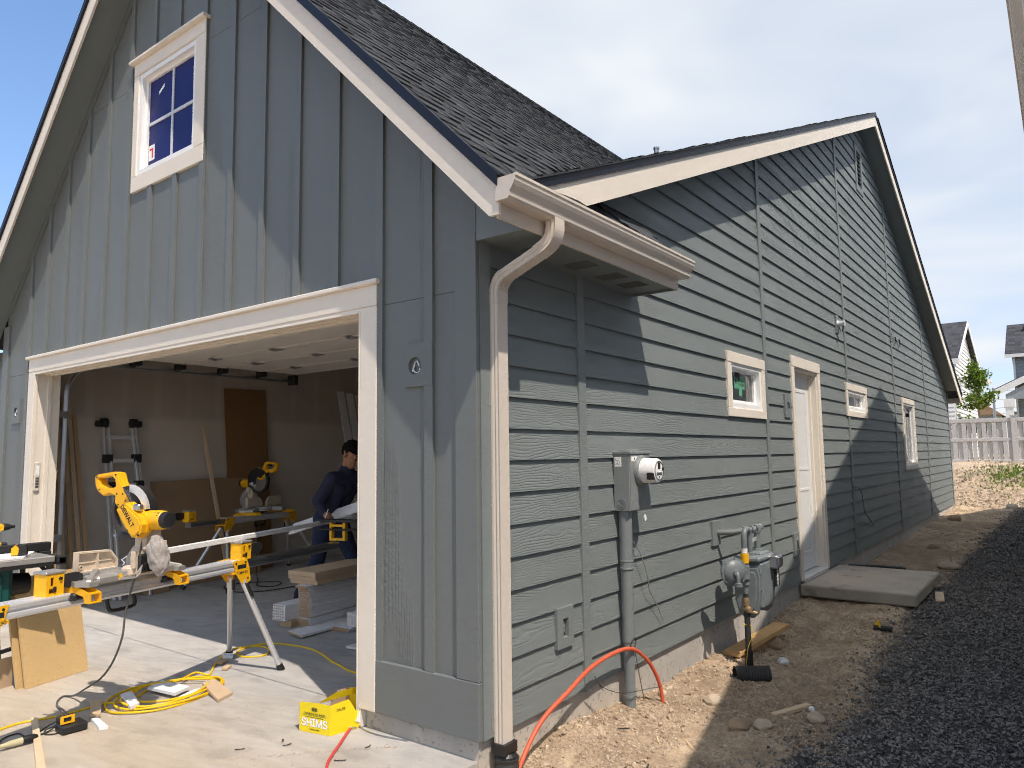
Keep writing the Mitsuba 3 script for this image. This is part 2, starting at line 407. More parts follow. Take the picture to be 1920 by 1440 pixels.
for b in BAT:
    top = float(soff2(b))
    g = rect(b - 0.043, b + 0.043, -0.012, top).difference(holes2)
    put(side + '__joint_batten', Mb().prism(g, (0.0, 0, 0), (0, 1, 0), (0, 0, 1), (0.031, 0, 0)), 'grey_board')
put(side + '__corner_board', Mb().box((0.0, 0.0, 0.0), (0.030, 0.09, 2.62)), 'grey_board')
put(side + '__corner_board', Mb().box((0.0, YF - 0.09, 0.0), (0.031, YF + 0.02, 2.95)), 'grey_board')


def plate(parent, y0, y1, z0, z1, hole=None):
    g = rect(y0, y1, z0, z1)
    if hole: g = g.difference(rect(*hole))
    k = put(parent + '__mounting_block', Mb().prism(g, (0.004, 0, 0), (0, 1, 0), (0, 0, 1), (0.034, 0, 0)), 'grey_board')
    if hole: put(k[:k.rfind('__')] + '__box_recess', Mb().box((0.002, hole[0], hole[2]), (0.008, hole[1], hole[3])), 'dark_hole')
    return k


for b, h in zip(blocks, [(0.742, 0.80, 0.365, 0.475), None, (5.39, 5.45, 1.93, 2.01), None, None, (12.03, 12.1, 3.50, 3.62)]): plate(side, *b, hole=h)
# odds and ends inside the boxes
put(side + '__outlet', Mb().box((0.008, 0.752, 0.39), (0.018, 0.79, 0.455), 0.003).lathe([(0, 0), (0.008, 0), (0.008, 0.006), (0, 0.006)], (0.018, 0.772, 0.425), (1, 0, 0), 10), 'utility_grey')
put(side + '__outlet', Mb().box((0.034, 5.46, 0.35), (0.044, 5.53, 0.49), 0.004), 'utility_grey')
put(side + '__outlet', Mb().box((0.044, 5.475, 0.375), (0.048, 5.515, 0.465), 0.002), 'dark_hole')
put(side + '__junction_box', Mb().tube(spline([(0.01, 5.41, 1.96), (0.05, 5.42, 1.99), (0.045, 5.43, 1.94), (0.02, 5.42, 1.945)]), 0.004, 6), 'black')
for y in (12.36, 12.80):
    put(side + '__mounting_block', Mb().box((0.006, y - 0.07, 3.42), (0.026, y + 0.07, 3.60), 0.003), 'grey_board')
    put(side + '__cable_loop', Mb().tube(spline([(0.026, y - 0.02, 3.56), (0.05, y, 3.58), (0.05, y + 0.02, 3.48), (0.03, y, 3.45)]), 0.009, 6), 'black')
# flood light on the wall
fl = put(side + '__light_fixture', Mb().lathe([(0, 0), (0.05, 0), (0.05, 0.015), (0.04, 0.03), (0.04, 0.085), (0.044, 0.09), (0.044, 0.10), (0, 0.10)], (0.034, 7.93, 3.235), (1, 0, 0), 20), 'aluminium', smooth=40)
put(side + '__sensor_arm', Mb().tube([(0.07, 7.90, 3.20), (0.09, 7.90, 3.11)], 0.013, 8).tube([(0.10, 7.96, 3.20), (0.11, 7.96, 3.11)], 0.013, 8), 'utility_grey', smooth=40)


def window(parent, w, frame_o, sticker=True, deep=0.07):
    """side-wall window: cream casing, white vinyl frame, pane"""
    y0, y1, z0, z1 = w
    k = key(parent + '__window')
    cas = Mb()
    hh, ss, bb = 0.10, 0.095, 0.085
    cas.box((0.004, y0, z1 - hh), (0.040, y1, z1), 0.003)
    cas.box((0.004, y0, z0 + bb), (0.036, y0 + ss, z1 - hh - 0.002), 0.003).box((0.004, y1 - ss, z0 + bb), (0.036, y1, z1 - hh - 0.002), 0.003)
    cas.box((0.004, y0, z0), (0.038, y1, z0 + bb - 0.003), 0.003)
    scene[k] = plym(cas.mesh(), 'cream')
    fr = Mb(); a, b, c, d = y0 + ss, y1 - ss, z0 + bb, z1 - hh
    g = rect(a, b, c, d).difference(rect(a + 0.045, b - 0.045, c + 0.05, d - 0.035))
    fr.prism(g, (-deep, 0, 0), (0, 1, 0), (0, 0, 1), (deep + 0.022, 0, 0))
    g = rect(a + 0.03, b - 0.03, c + 0.03, d - 0.02).difference(rect(a + 0.075, b - 0.075, c + 0.085, d - 0.065))
    fr.prism(g, (-deep - 0.01, 0, 0), (0, 1, 0), (0, 0, 1), (0.05, 0, 0))
    put(k + '__frame', fr, 'vinyl_white')
    put(k + '__pane', Mb().box((-deep + 0.018, a + 0.06, c + 0.06), (-deep + 0.0185, b - 0.06, d - 0.05)), 'window_glass')
    return k, (a + 0.075, b - 0.075, c + 0.085, d - 0.065, -deep + 0.021)


mat('paper_green', (0.10, 0.32, 0.20), 0.6)
w1, (a, b, c, d, gx) = window(side, SIDE_WIN[0], 0)
st = put(w1 + '__sticker', Mb().box((gx, a + 0.21, c + 0.12), (gx + 0.001, a + 0.50, d - 0.045)).box((gx, a + 0.33, c + 0.05), (gx + 0.001, a + 0.42, c + 0.12)), 'paper_green')
logo = Mb()
for (p, q) in (((0.245, 0.17), (0.275, 0.315)), ((0.285, 0.17), (0.31, 0.315)), ((0.31, 0.315), (0.365, 0.25))):
    logo.bar((gx + 0.0015, a + p[0], c + p[1]), (gx + 0.0015, a + q[0], c + q[1]), 0.001, 0.022, up=(0, 1, 0) if p[0] < 0.3 else (0, 0, 1))
logo.box((gx + 0.001, a + 0.325, c + 0.205), (gx + 0.002, a + 0.37, c + 0.245))
put(w1 + '__sticker', logo, 'ink')
text(w1 + '__lettering', 'Ply Gem', 0.030, (gx + 0.001, a + 0.405, c + 0.15), (0, 1, 0), (0, 0, 1), 0.001)
put(w1 + '__label', Mb().box((gx, a + 0.07, c + 0.04), (gx + 0.001, a + 0.165, c + 0.15)), 'paper')
put(w1 + '__label', Mb().box((gx + 0.001, a + 0.085, c + 0.115), (gx + 0.002, a + 0.15, c + 0.135)).box((gx + 0.001, a + 0.125, c + 0.05), (gx + 0.002, a + 0.15, c + 0.115)), 'ink_red')
mat('tape_blue', (0.25, 0.5, 0.65), 0.6)
put(w1 + '__tape', Mb().prism([(a - 0.03, d + 0.01), (a + 0.02, d - 0.09), (a + 0.035, d - 0.10), (a + 0.05, d - 0.075), (a + 0.0, d + 0.02)], (gx + 0.03, 0, 0), (0, 1, 0), (0, 0, 1), (0.002, 0, 0)), 'tape_blue')
w2, (a, b, c, d, gx) = window(side, SIDE_WIN[1], 0)
put(w2 + '__label', Mb().box((gx, a + 0.06, c + 0.02), (gx + 0.001, a + 0.15, c + 0.13)), 'paper')
w3, (a, b, c, d, gx) = window(side, SIDE_WIN[2], 0)
put(w3 + '__mullion', Mb().box((gx - 0.02, (a + b) / 2 - 0.02, c), (gx + 0.006, (a + b) / 2 + 0.02, d)), 'vinyl_white')
put(w3 + '__latch', Mb().box((gx, (a + b) / 2 + 0.33, d - 0.18), (gx + 0.03, (a + b) / 2 + 0.37, d - 0.10), 0.006).box((gx, a + 0.2, c + 0.2), (gx + 0.02, a + 0.25, c + 0.28), 0.006), 'black')
# side door
dk = key(side + '__door')
cas = Mb().box((0.004, 5.62, 2.435), (0.042, 6.83, 2.56), 0.003).box((0.004, 5.62, 0.0), (0.038, 5.72, 2.433), 0.003).box((0.004, 6.73, 0.0), (0.038, 6.83, 2.433), 0.003)
scene[dk] = plym(cas.mesh(), 'cream')
put(dk + '__jamb', Mb().box((-0.13, 5.72, 0.0), (0.012, 5.745, 2.41)).box((-0.13, 6.705, 0.0), (0.012, 6.73, 2.41)).box((-0.13, 5.72, 2.41), (0.012, 6.73, 2.435)).box((-0.09, 6.67, 0.03), (-0.055, 6.706, 2.40)).box((-0.09, 5.74, 2.37), (-0.055, 6.70, 2.411)), 'cream_flat')
leaf = Mb().box((-0.125, 5.747, 0.03), (-0.085, 6.703, 2.408))
for z0, z1 in ((0.22, 1.0), (1.22, 2.2)):
    fr = rect(5.90, 6.55, z0, z1).difference(rect(5.93, 6.52, z0 + 0.03, z1 - 0.03))
    leaf.prism(fr, (-0.085, 0, 0), (0, 1, 0), (0, 0, 1), (0.006, 0, 0))
put(dk + '__leaf', leaf, 'door_white')
put(dk + '__threshold', Mb().box((-0.13, 5.72, -0.03), (0.045, 6.73, 0.018), 0.004), 'aluminium')
put(dk + '__lock_bore', Mb().lathe([(0, 0), (0.027, 0), (0.027, 0.003), (0, 0.003)], (-0.084, 5.83, 1.0), (1, 0, 0), 14), 'dark_hole')
# gable vent
vk = put(side + '__gable_vent', Mb().prism(rect(9.81, 10.30, 5.75, 6.55).difference(rect(9.90, 10.21, 5.85, 6.46)), (0, 0, 0), (0, 1, 0), (0, 0, 1), (0.035, 0, 0)), 'grey_board')
put(vk + '__backing', Mb().box((-0.01, 9.88, 5.83), (0.002, 10.23, 6.48)), 'dark_hole')
for i in range(8):
    z = 5.88 + i * 0.075
    put(vk + '__slat', Mb().obox((0.014, 10.055, z + 0.008), (0.014, 0, -0.011), (0, 0.155, 0), (0.003, 0, 0.004)), 'grey_paint')
# foundation
put(H + '__foundation', Mb().box((-0.25, 0.02, -0.8), (-0.006, YF, -0.004)).box((-0.86, 0.004, -0.8), (-0.008, 0.2, -0.006)), 'foundation')
put(H + '__foundation', Mb().box((-6.73, 0.004, -0.8), (-5.86, 0.2, -0.006)), 'foundation')

# ---- front wall, board and batten
front = key(H + '__front_wall')
gable1 = Polygon([(-6.72, 0), (0, 0), (0, 3.03), (XC, 3.03 - XC), (-6.72, 3.03)])
OPEN = rect(-5.865, -0.885, -0.2, 2.37)
TRIMS = unary_union([rect(-5.985, -0.749, -0.2, 2.52), rect(-3.93, -2.757, 3.79, 5.0)])
m = Mb().prism(gable1.difference(OPEN).difference(rect(-3.83, -2.91, 3.94, 4.85)), (0, 0.13, 0), (1, 0, 0), (0, 0, 1), (0, -0.13, 0))
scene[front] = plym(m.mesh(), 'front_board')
plates = [(-0.52, -0.30, 1.848, 2.10), (-6.40, -6.19, 1.848, 2.10)]
PL = unary_union([rect(*p) for p in plates])
frz = 0.11
below = Polygon([(-6.72, 0.292), (0, 0.292), (0, 2.92), (XC, 2.92 - XC), (-6.72, 2.92)])
xs = [-0.13] + [-0.33 - 0.409 * i for i in range(15)] + [-6.59]
for x1, x0 in zip(xs[:-1], xs[1:]):
    if x1 - x0 < 0.05: continue
    for z0, z1 in ((0.292, 2.358), (2.361, 4.79), (4.793, 7)):
        g = rect(x0, x1, z0, z1).intersection(below).difference(TRIMS)
        for h in getattr(g, 'geoms', [g]):
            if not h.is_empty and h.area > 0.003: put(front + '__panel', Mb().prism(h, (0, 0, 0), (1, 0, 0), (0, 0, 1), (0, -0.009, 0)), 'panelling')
for i in range(15):
    x = -0.33 - 0.409 * i
    g = rect(x - 0.032, x + 0.032, 0.292, 7).intersection(below).difference(TRIMS).difference(PL)
    for q in getattr(g, 'geoms', [g]):
        if q.is_empty or q.area < 0.001: continue
        bt = Mb().prism(q, (0, 0, 0), (1, 0, 0), (0, 0, 1), (0, -0.028, 0))
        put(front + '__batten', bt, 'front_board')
put(front + '__skirt_board', Mb().box((-0.749, -0.032, 0.0), (0.024, 0.0, 0.291), 0.004), 'front_board')
put(front + '__skirt_board', Mb().box((-6.74, -0.032, 0.0), (-5.985, 0.0, 0.291), 0.004), 'front_board')
put(front + '__corner_board', Mb().box((-0.13, -0.030, 0.293), (0.024, -0.001, 2.66), 0.003).box((-0.13, -0.0295, 2.655), (0.0255, -0.0005, 2.70)).prism([(-0.13, 2.70), (0.0255, 2.70), (0.0255, 2.985), (-0.13, 3.14)], (0, -0.0005, 0), (1, 0, 0), (0, 0, 1), (0, -0.0290, 0)), 'front_board')
put(front + '__corner_board', Mb().box((-6.74, -0.030, 0.293), (-6.59, 0.0, 2.92), 0.003), 'front_board')
for s in (0, 1):
    poly = Polygon([(XC, 2.92 - XC), (-0.13, 3.05), (-0.13, 3.16), (XC, 3.03 - XC)])
    m = Mb().prism(poly, (0, 0, 0), (1, 0, 0), (0, 0, 1), (0, -0.026, 0))
    put(front + '__frieze_board', m if s == 0 else m.mirror(2 * XC, 0), 'front_board')
for i, (x0, x1, z0, z1) in enumerate(plates):
    cx = -0.435 if i == 0 else -6.295
    hole = Polygon([(cx + 0.05 * math.cos(t), 1.968 + 0.05 * math.sin(t)) for t in np.linspace(0, 2 * math.pi, 24, endpoint=False)])
    k = put(front + '__light_block', Mb().prism(rect(x0, x1, z0, z1).difference(hole), (0, 0, 0), (1, 0, 0), (0, 0, 1), (0, -0.030, 0)), 'front_board')
    put(k + '__box_recess', Mb().lathe([(0, 0), (0.05, 0), (0.05, 0.004), (0, 0.004)], (cx, -0.002, 1.968), (0, -1, 0), 20), 'dark_hole')
    c = [(cx + 0.022 * math.cos(t) + 0.006, -0.018 - 0.008 * math.sin(2 * t), 1.962 + 0.034 * math.sin(t)) for t in np.linspace(0, 6.0, 14)]
    c2 = [(cx + 0.012 * math.cos(t) - 0.012, -0.022 + 0.006 * math.sin(t), 1.964 + 0.028 * math.sin(t + 1)) for t in np.linspace(0, 5.4, 12)]
    put(k + '__wire_coil', Mb().tube(c, 0.0045, 6).tube(c2, 0.004, 6), 'aluminium', smooth=True)
# garage opening trim
tk = key(front + '__garage_trim')
m = Mb().box((-0.895, -0.034, 0.0), (-0.751, -0.001, 2.36), 0.003)
scene[tk] = plym(m.mesh(), 'cream')
put(tk + '__left_casing', Mb().box((-5.983, -0.034, 0.0), (-5.84, -0.001, 2.36), 0.003), 'cream')
put(tk + '__header', Mb().box((-5.983, -0.036, 2.362), (-0.751, -0.001, 2.492), 0.003), 'cream')
put(tk + '__drip_cap', Mb().box((-6.015, -0.062, 2.492), (-0.730, -0.001, 2.522), 0.006), 'cream_flat')
for x, s in ((-5.84, 1), (-0.895, -1)):
    j = Mb()
    lo, hi = sorted((x, x - s * 0.025))
    j.box((lo, -0.030, -0.105), (hi, 0.215, 2.36))
    lo, hi = sorted((x + s * 0.001, x + s * 0.014))
    j.box((lo, -0.036, -0.105), (hi, 0.0, 2.345), 0.003)
    lo, hi = sorted((x, x + s * 0.012))
    j.box((lo, 0.095, -0.10), (hi, 0.135, 2.35), 0.003)
    put(tk + '__jamb', j, 'cream')
jh = Mb().box((-5.84, -0.030, 2.345), (-0.895, 0.215, 2.361))
for y0, y1, t in ((-0.034, 0.0, 0.014), (0.055, 0.095, 0.008), (0.10, 0.14, 0.016), (0.15, 0.19, 0.006)):
    jh.box((-5.84, y0, 2.345 - t), (-0.895, y1, 2.346), 0.003)
put(tk + '__head_jamb', jh, 'cream')
kp = put(tk + '__keypad', Mb().box((-5.841, 0.004, 1.15), (-5.815, 0.056, 1.44), 0.008), 'gutter_metal')
put(kp + '__label', Mb().box((-5.8155, 0.014, 1.31), (-5.8135, 0.047, 1.405)), 'paper')
kb = Mb()
for r in range(4): kb.box((-5.8155, 0.014, 1.185 + r * 0.028), (-5.812, 0.047, 1.205 + r * 0.028), 0.001)
put(kp + '__buttons', kb, 'steel')
put(tk + '__weather_strip', Mb().box((-5.841, -0.02, -0.106), (-5.80, 0.0, -0.099)), 'black_rubber')
# gable window
gw = key(front + '__window')
cas = Mb().box((-3.93, -0.036, 4.862), (-2.757, -0.001, 4.972), 0.003).box((-3.93, -0.034, 3.932), (-3.846, -0.001, 4.86), 0.003).box((-2.902, -0.034, 3.932), (-2.757, -0.001, 4.86), 0.003).box((-3.93, -0.034, 3.79), (-2.757, -0.001, 3.93), 0.003)
scene[gw] = plym(cas.mesh(), 'cream')
put(gw + '__drip_cap', Mb().box((-3.965, -0.075, 4.972), (-2.735, -0.001, 5.0), 0.005), 'cream_flat')
g = rect(-3.845, -2.903, 3.933, 4.858).difference(rect(-3.80, -2.945, 3.975, 4.815))
fr = Mb().prism(g, (0, 0.06, 0), (1, 0, 0), (0, 0, 1), (0, -0.082, 0))
put(gw + '__frame', fr, 'vinyl_white')
put(gw + '__sash', Mb().prism(rect(-3.80, -2.945, 3.975, 4.815).difference(rect(-3.775, -2.965, 3.995, 4.79)), (0, 0.07, 0), (1, 0, 0), (0, 0, 1), (0, -0.05, 0)), 'vinyl_white')
mx, mz = -3.37, 4.39
for x0, x1 in ((-3.776, mx - 0.001), (mx + 0.001, -2.964)):
    for z0, z1 in ((3.994, mz - 0.001), (mz + 0.001, 4.791)):
        put(gw + '__pane', Mb().box((x0, 0.040, z0), (x1, 0.046, z1)), 'blue_film')
mat('muntin', (0.55, 0.58, 0.62), 0.4)
put(gw + '__muntin', Mb().box((mx - 0.013, 0.030, 3.99), (mx + 0.013, 0.039, 4.79)).box((-3.78, 0.029, mz - 0.013), (-2.96, 0.0385, mz + 0.013)), 'muntin')
put(gw + '__label', Mb().prism([(-3.62, 4.63), (-3.53, 4.68), (-3.53, 4.71), (-3.62, 4.66)], (0, 0.0385, 0), (1, 0, 0), (0, 0, 1), (0, -0.001, 0)), 'paper')
put(gw + '__label', Mb().box((-3.765, 0.0375, 4.06), (-3.665, 0.0385, 4.20)), 'paper')
put(gw + '__label', Mb().box((-3.75, 0.0365, 4.15), (-3.69, 0.0375, 4.17)).box((-3.71, 0.0365, 4.08), (-3.69, 0.0375, 4.15)), 'ink_red')
put(gw + '__tape', Mb().prism([(-3.07, 4.70), (-2.99, 4.70), (-2.995, 4.66), (-2.97, 4.58), (-3.04, 4.58), (-3.02, 4.66)], (0, 0.0385, 0), (1, 0, 0), (0, 0, 1), (0, -0.001, 0)), 'muntin')


# ---- roofs, rakes, eaves (also used, mirrored, for the house next door)
def roof_parts():
    """name -> (mesh, material)"""
    P = {}
    r1 = Mb()
    r1.prism([(XC, 3.195 - XC), (-0.02, 3.215), (-0.02, 3.07), (XC, 3.07 - XC)], (0, -0.298, 0), (1, 0, 0), (0, 0, 1), (0, 9.2, 0))
    r1.prism([(-0.02, 3.215), (0.40, 2.795), (0.385, 2.73), (-0.02, 3.135)], (0, -0.298, 0), (1, 0, 0), (0, 0, 1), (0, 2.08, 0))
    r1.prism([(XC, 3.205 - XC), (-7.11, 2.80), (-7.11, 2.72), (XC, 3.07 - XC)], (0, -0.298, 0), (1, 0, 0), (0, 0, 1), (0, 9.2, 0))
    P['roof_deck'] = (r1, 'shingle')
    f1 = Polygon([(XC, 6.309), (0.338, 2.611), (0.397, 2.611), (0.397, 2.765), (XC, 6.522)])
    m = Mb().prism(f1, (0, -0.281, 0), (1, 0, 0), (0, 0, 1), (0, -0.019, 0))
    P['rake_board'] = (m, 'cream'); P['rake_board '] = (m.mirror(2 * XC, 0), 'cream')
    d1 = Polygon([(XC, 6.505), (0.40, 2.745), (0.405, 2.812), (XC, 6.577)])
    m = Mb().prism(d1, (0, -0.301, 0), (1, 0, 0), (0, 0, 1), (0, -0.020, 0))
    P['drip_edge'] = (m, 'drip'); P['drip_edge '] = (m.mirror(2 * XC, 0), 'drip')
    s1 = Polygon([(XC, 3.03 - XC), (0.34, 2.69), (0.34, 2.705), (XC, 3.045 - XC)])
    m = Mb().prism(s1, (0, -0.281, 0), (1, 0, 0), (0, 0, 1), (0, 0.281, 0))
    P['rake_soffit'] = (m, 'grey_board'); P['rake_soffit '] = (m.mirror(2 * XC, 0), 'grey_board')
    # eave return with its fascia, soffit and end caps
    P['eave_fascia'] = (Mb().box((0.366, -0.28, 2.600), (0.385, 1.775, 2.79), 0.002), 'gutter_metal')
    P['eave_soffit'] = (Mb().box((0.0, 0.0, 2.616), (0.366, 1.775, 2.628)), 'grey_board')
    P['eave_end'] = (Mb().prism([(0.026, 2.612), (0.365, 2.612), (0.365, 2.76), (0.026, 3.1)], (0, -0.026, 0), (1, 0, 0), (0, 0, 1), (0, 0.022, 0)), 'grey_board')
    P['eave_end '] = (Mb().prism([(0.0, 2.60), (0.366, 2.60), (0.366, 2.76), (0.0, 3.13)], (0, 1.755, 0), (1, 0, 0), (0, 0, 1), (0, 0.022, 0)), 'grey_board')
    g = [(0, 0.115), (0, 0), (0.075, 0), (0.085, 0.012), (0.088, 0.035), (0.108, 0.062), (0.118, 0.082), (0.120, 0.100), (0.126, 0.103), (0.126, 0.117), (0.112, 0.117), (0.113, 0.099), (0.102, 0.07), (0.082, 0.042), (0.078, 0.014), (0.07, 0.006), (0.006, 0.006), (0.006, 0.115)]
    gm = Mb().prism(g, (0.386, -0.31, 2.672), (1, 0, 0), (0, 0, 1), (0, 2.10, 0))
    end = [(0, 0.112), (0, 0), (0.075, 0), (0.085, 0.012), (0.088, 0.035), (0.108, 0.062), (0.118, 0.082), (0.120, 0.112)]
    gm.prism(end, (0.386, -0.313, 2.672), (1, 0, 0), (0, 0, 1), (0, 0.004, 0)).prism(end, (0.386, 1.788, 2.672), (1, 0, 0), (0, 0, 1), (0, 0.004, 0))
    P['gutter'] = (gm, 'gutter_metal')
    # the long roof behind, 5 in 12
    r2 = Mb()
    Z = lambda y: 2.885 + 0.4167 * y
    r2.prism([(0.10, Z(0.10)), (10.215, Z(10.215)), (10.215, Z(10.215) - 0.11), (0.10, Z(0.10) - 0.11)], (0.298, 0, 0), (0, 1, 0), (0, 0, 1), (-11, 0, 0))
    r2.prism([(20.33, Z(0.10)), (10.215, Z(10.215)), (10.215, Z(10.215) - 0.11), (20.33, Z(0.10) - 0.11)], (0.298, 0, 0), (0, 1, 0), (0, 0, 1), (-11, 0, 0))
    P['main_roof_deck'] = (r2, 'shingle')
    lo = lambda y: 2.651 + 0.4167 * y
    f2 = Polygon([(0.60, lo(0.60) + 0.045), (0.69, lo(0.69)), (10.215, lo(10.215)), (10.215, Z(10.215) - 0.045), (0.2, Z(0.2) - 0.045), (0.2, 2.955)])
    m = Mb().prism(f2, (0.281, 0, 0), (0, 1, 0), (0, 0, 1), (0.019, 0, 0))
    P['rake_board  '] = (m, 'cream')
    f3 = Polygon([(20.30, 2.70), (20.30, Z(0.13) - 0.045), (10.216, Z(10.215) - 0.045), (10.216, lo(10.215)), (20.17, 2.70)])
    P['rake_board   '] = (Mb().prism(f3, (0.281, 0, 0), (0, 1, 0), (0, 0, 1), (0.019, 0, 0)), 'cream')
    d2 = Polygon([(0.10, Z(0.10) - 0.062), (10.215, Z(10.215) - 0.062), (20.33, Z(0.10) - 0.062), (20.33, Z(0.10) + 0.006), (10.215, Z(10.215) + 0.006), (0.10, Z(0.10) + 0.006)])
    P['drip_edge  '] = (Mb().prism(d2, (0.301, 0, 0), (0, 1, 0), (0, 0, 1), (0.014, 0, 0)), 'drip')
    for i in range(4):                                             # soffit panels
        a = 0.72 + (10.215 - 0.72) * i / 4 + 0.004; b = 0.72 + (10.215 - 0.72) * (i + 1) / 4 - 0.004
        P['rake_soffit  ' + ' ' * i] = (Mb().prism([(a, soff2(a)), (b, soff2(b)), (b, soff2(b) + 0.012), (a, soff2(a) + 0.012)], (0.281, 0, 0), (0, 1, 0), (0, 0, 1), (-0.281, 0, 0)), 'grey_board')
        a, b = 20.43 - a + (0.5 if i == 0 else 0) * 0, 20.43 - b
        P['rake_soffit      ' + ' ' * i] = (Mb().prism([(a, soff2(a)), (b, soff2(b)), (b, soff2(b) + 0.012), (a, soff2(a) + 0.012)], (0.281, 0, 0), (0, 1, 0), (0, 0, 1), (-0.281, 0, 0)), 'grey_board')
    P['eave_fascia '] = (Mb().box((-11, 20.28, 2.70), (0.281, 20.30, 2.9)), 'cream')
    return P


RP = roof_parts()
roof = key(H + '__roof')
scene[roof] = plym(RP['roof_deck'][0].mesh(), 'shingle')
for n, (m, mt) in RP.items():
    if n != 'roof_deck': put(roof + '__' + n.strip(), m, mt)
mat('vent_grey', (0.12, 0.13, 0.13), 0.8)
for y in (0.28, 0.72, 1.1, 1.4):
    vents = Mb()
    for i in range(9): vents.box((0.09, y + i * 0.018, 2.6135), (0.27, y + 0.006 + i * 0.018, 2.6165))
    put(roof + '__soffit_vent', vents, 'vent_grey')


def slope1(b, y, h):
    return (0.41 - b * 0.70711 + h * 0.70711, y, 2.80 + b * 0.70711 + h * 0.70711)


def wedge(mb, b0, b1, y0, y1, h0, h1, S=slope1):
    v = [S(b, y, h) for b, hh in ((b0, h0), (b1, h1)) for y in (y0, y1) for h in (-0.004, hh)]
    mb.add(v, [[0, 2, 3, 1], [1, 3, 7, 5], [0, 1, 5, 4], [2, 6, 7, 3]])


for c in range(37):
    x = 0.41 - 0.10112 * c
    ymax = 1.775 if x > 0.0 else 0.751 - 2.4 * x
    y, b0 = -0.318, 0.143 * c
    while y < ymax - 0.03:
        y1 = min(y + 0.9 + 0.2 * rng.random(), ymax)
        if ymax - y1 < 0.15: y1 = ymax
        mb = Mb()
        wedge(mb, b0, b0 + 0.16, y, y1 - 0.002, 0.005, 0.001)
        t = y + rng.uniform(0, 0.08)
        while t < y1 - 0.03:
            w = min(rng.choice((0.09, 0.12, 0.16, 0.21)), y1 - t)
            lo = b0 - rng.choice((0.0, 0.002, 0.005, 0.012))
            wedge(mb, lo, b0 + 0.15, t, t + w, rng.uniform(0.009, 0.013), 0.002)
            t += w + rng.choice((0.05, 0.08, 0.11, 0.16))
        put(roof + '__shingle', mb, 'shingle')
        y = y1
cap = Mb()
for i in range(62):
    y0 = -0.32 + i * 0.145
    for s in (1, -1):
        v = [(XC, y0, 6.595), (XC + s * 0.15, y0, 6.455), (XC + s * 0.15, y0 + 0.16, 6.443), (XC, y0 + 0.16, 6.583)]
        v += [(a, b, c - 0.012) for a, b, c in v]
        cap.add(v, [[0, 1, 2, 3], [0, 4, 5, 1], [1, 5, 6, 2]] if s > 0 else [[3, 2, 1, 0], [1, 5, 4, 0], [2, 6, 5, 1]])
put(roof + '__ridge_cap', cap, 'shingle', kind='stuff')


def edge_courses(seed):
    r = random.Random(seed); mb = Mb()
    for s in (0, 1):
        S = (lambda b, x, h: (x, 0.06 + b * 0.923 - h * 0.385, 2.908 + b * 0.3846 + h * 0.923)) if s == 0 else (lambda b, x, h: (x, 20.37 - b * 0.923 + h * 0.385, 2.908 + b * 0.3846 + h * 0.923))
        for c in range(76):
            x = 0.33
            while x > -0.9:
                w = r.choice((0.1, 0.16, 0.22, 0.3))
                wedge(mb, c * 0.143 - r.choice((0, 0.006, 0.012)), c * 0.143 + 0.15, x - w if s == 0 else x, x if s == 0 else x - w, r.choice((0.006, 0.010, 0.016)), 0.001, S)
                x -= w
    return mb


put(roof + '__shingle_edge', edge_courses(3), 'shingle', kind='stuff')
put(roof + '__vent_stub', Mb().lathe([(0, 0), (0.018, 0), (0.018, 0.03), (0.023, 0.03), (0.023, 0.045), (0, 0.045)], (0.17, 1.95, 3.72), n=10), 'steel')
# valley flashing scraps on the eave return
fs = Mb()
for i in range(6): fs.obox((0.13 + 0.03 * i, 1.45 + 0.05 * (i % 3), 3.10 - 0.03 * i), (0.03, 0, -0.03), (0, 0.32 - 0.03 * i, 0), (0.003, 0, 0.004))
put(roof + '__shingle_offcut', fs, 'shingle')

# ---- downspout
ds = key(H + '__downspout')


def duct(path, w, d, n=1):
    """rectangular ribbed duct: path in (x, z) at y0..y1; d in the path plane, w along y"""
    mb = Mb(); P = np.asarray(path, float)
    t = np.gradient(P, axis=0); t /= np.linalg.norm(t, axis=1, keepdims=True)
    nrm = np.stack([t[:, 2], t[:, 0] * 0, -t[:, 0]], 1)
    y = np.array([0, 1.0, 0])
    prof = []
    for i in range(9): prof.append((-1 + 2 * i / 8, 1 if i % 2 == 0 or i in (0, 8) else 0.80))
    for i in range(5): prof.append((1 if i % 2 else 0.90, 1 - 2 * (i + 1) / 5) if i < 4 else (1, -1))
    for i in range(8): prof.append((1 - 2 * (i + 1) / 8, -1))
    for i in range(4): prof.append((-1 if i % 2 else -0.90, -1 + 2 * (i + 1) / 5))
    prof = np.array(prof)
    rings = np.array([P[i] + prof[:, :1] * y * w / 2 + prof[:, 1:] * nrm[i] * d / 2 for i in range(len(P))])
    m = len(prof)
    i, j = np.meshgrid(np.arange(len(P) - 1), np.arange(m), indexing='ij')
    mb.add(rings.reshape(-1, 3), np.stack([i * m + j, (i + 1) * m + j, (i + 1) * m + (j + 1) % m, i * m + (j + 1) % m], -1).reshape(-1, 4))
    mb.add(rings[-1], [[0, k, k + 1] for k in range(1, m - 1)])
    return mb


DY, DX = 0.125, 0.058
scene[ds] = plym(duct([(DX, DY, z) for z in np.linspace(2.30, -0.045, 8)], 0.085, 0.056).mesh(), 'gutter_metal')


def elbow(a0, a1, c, r, n=9):
    return [(c[0] + r * math.cos(t), DY, c[1] + r * math.sin(t)) for t in np.linspace(a0, a1, n)]


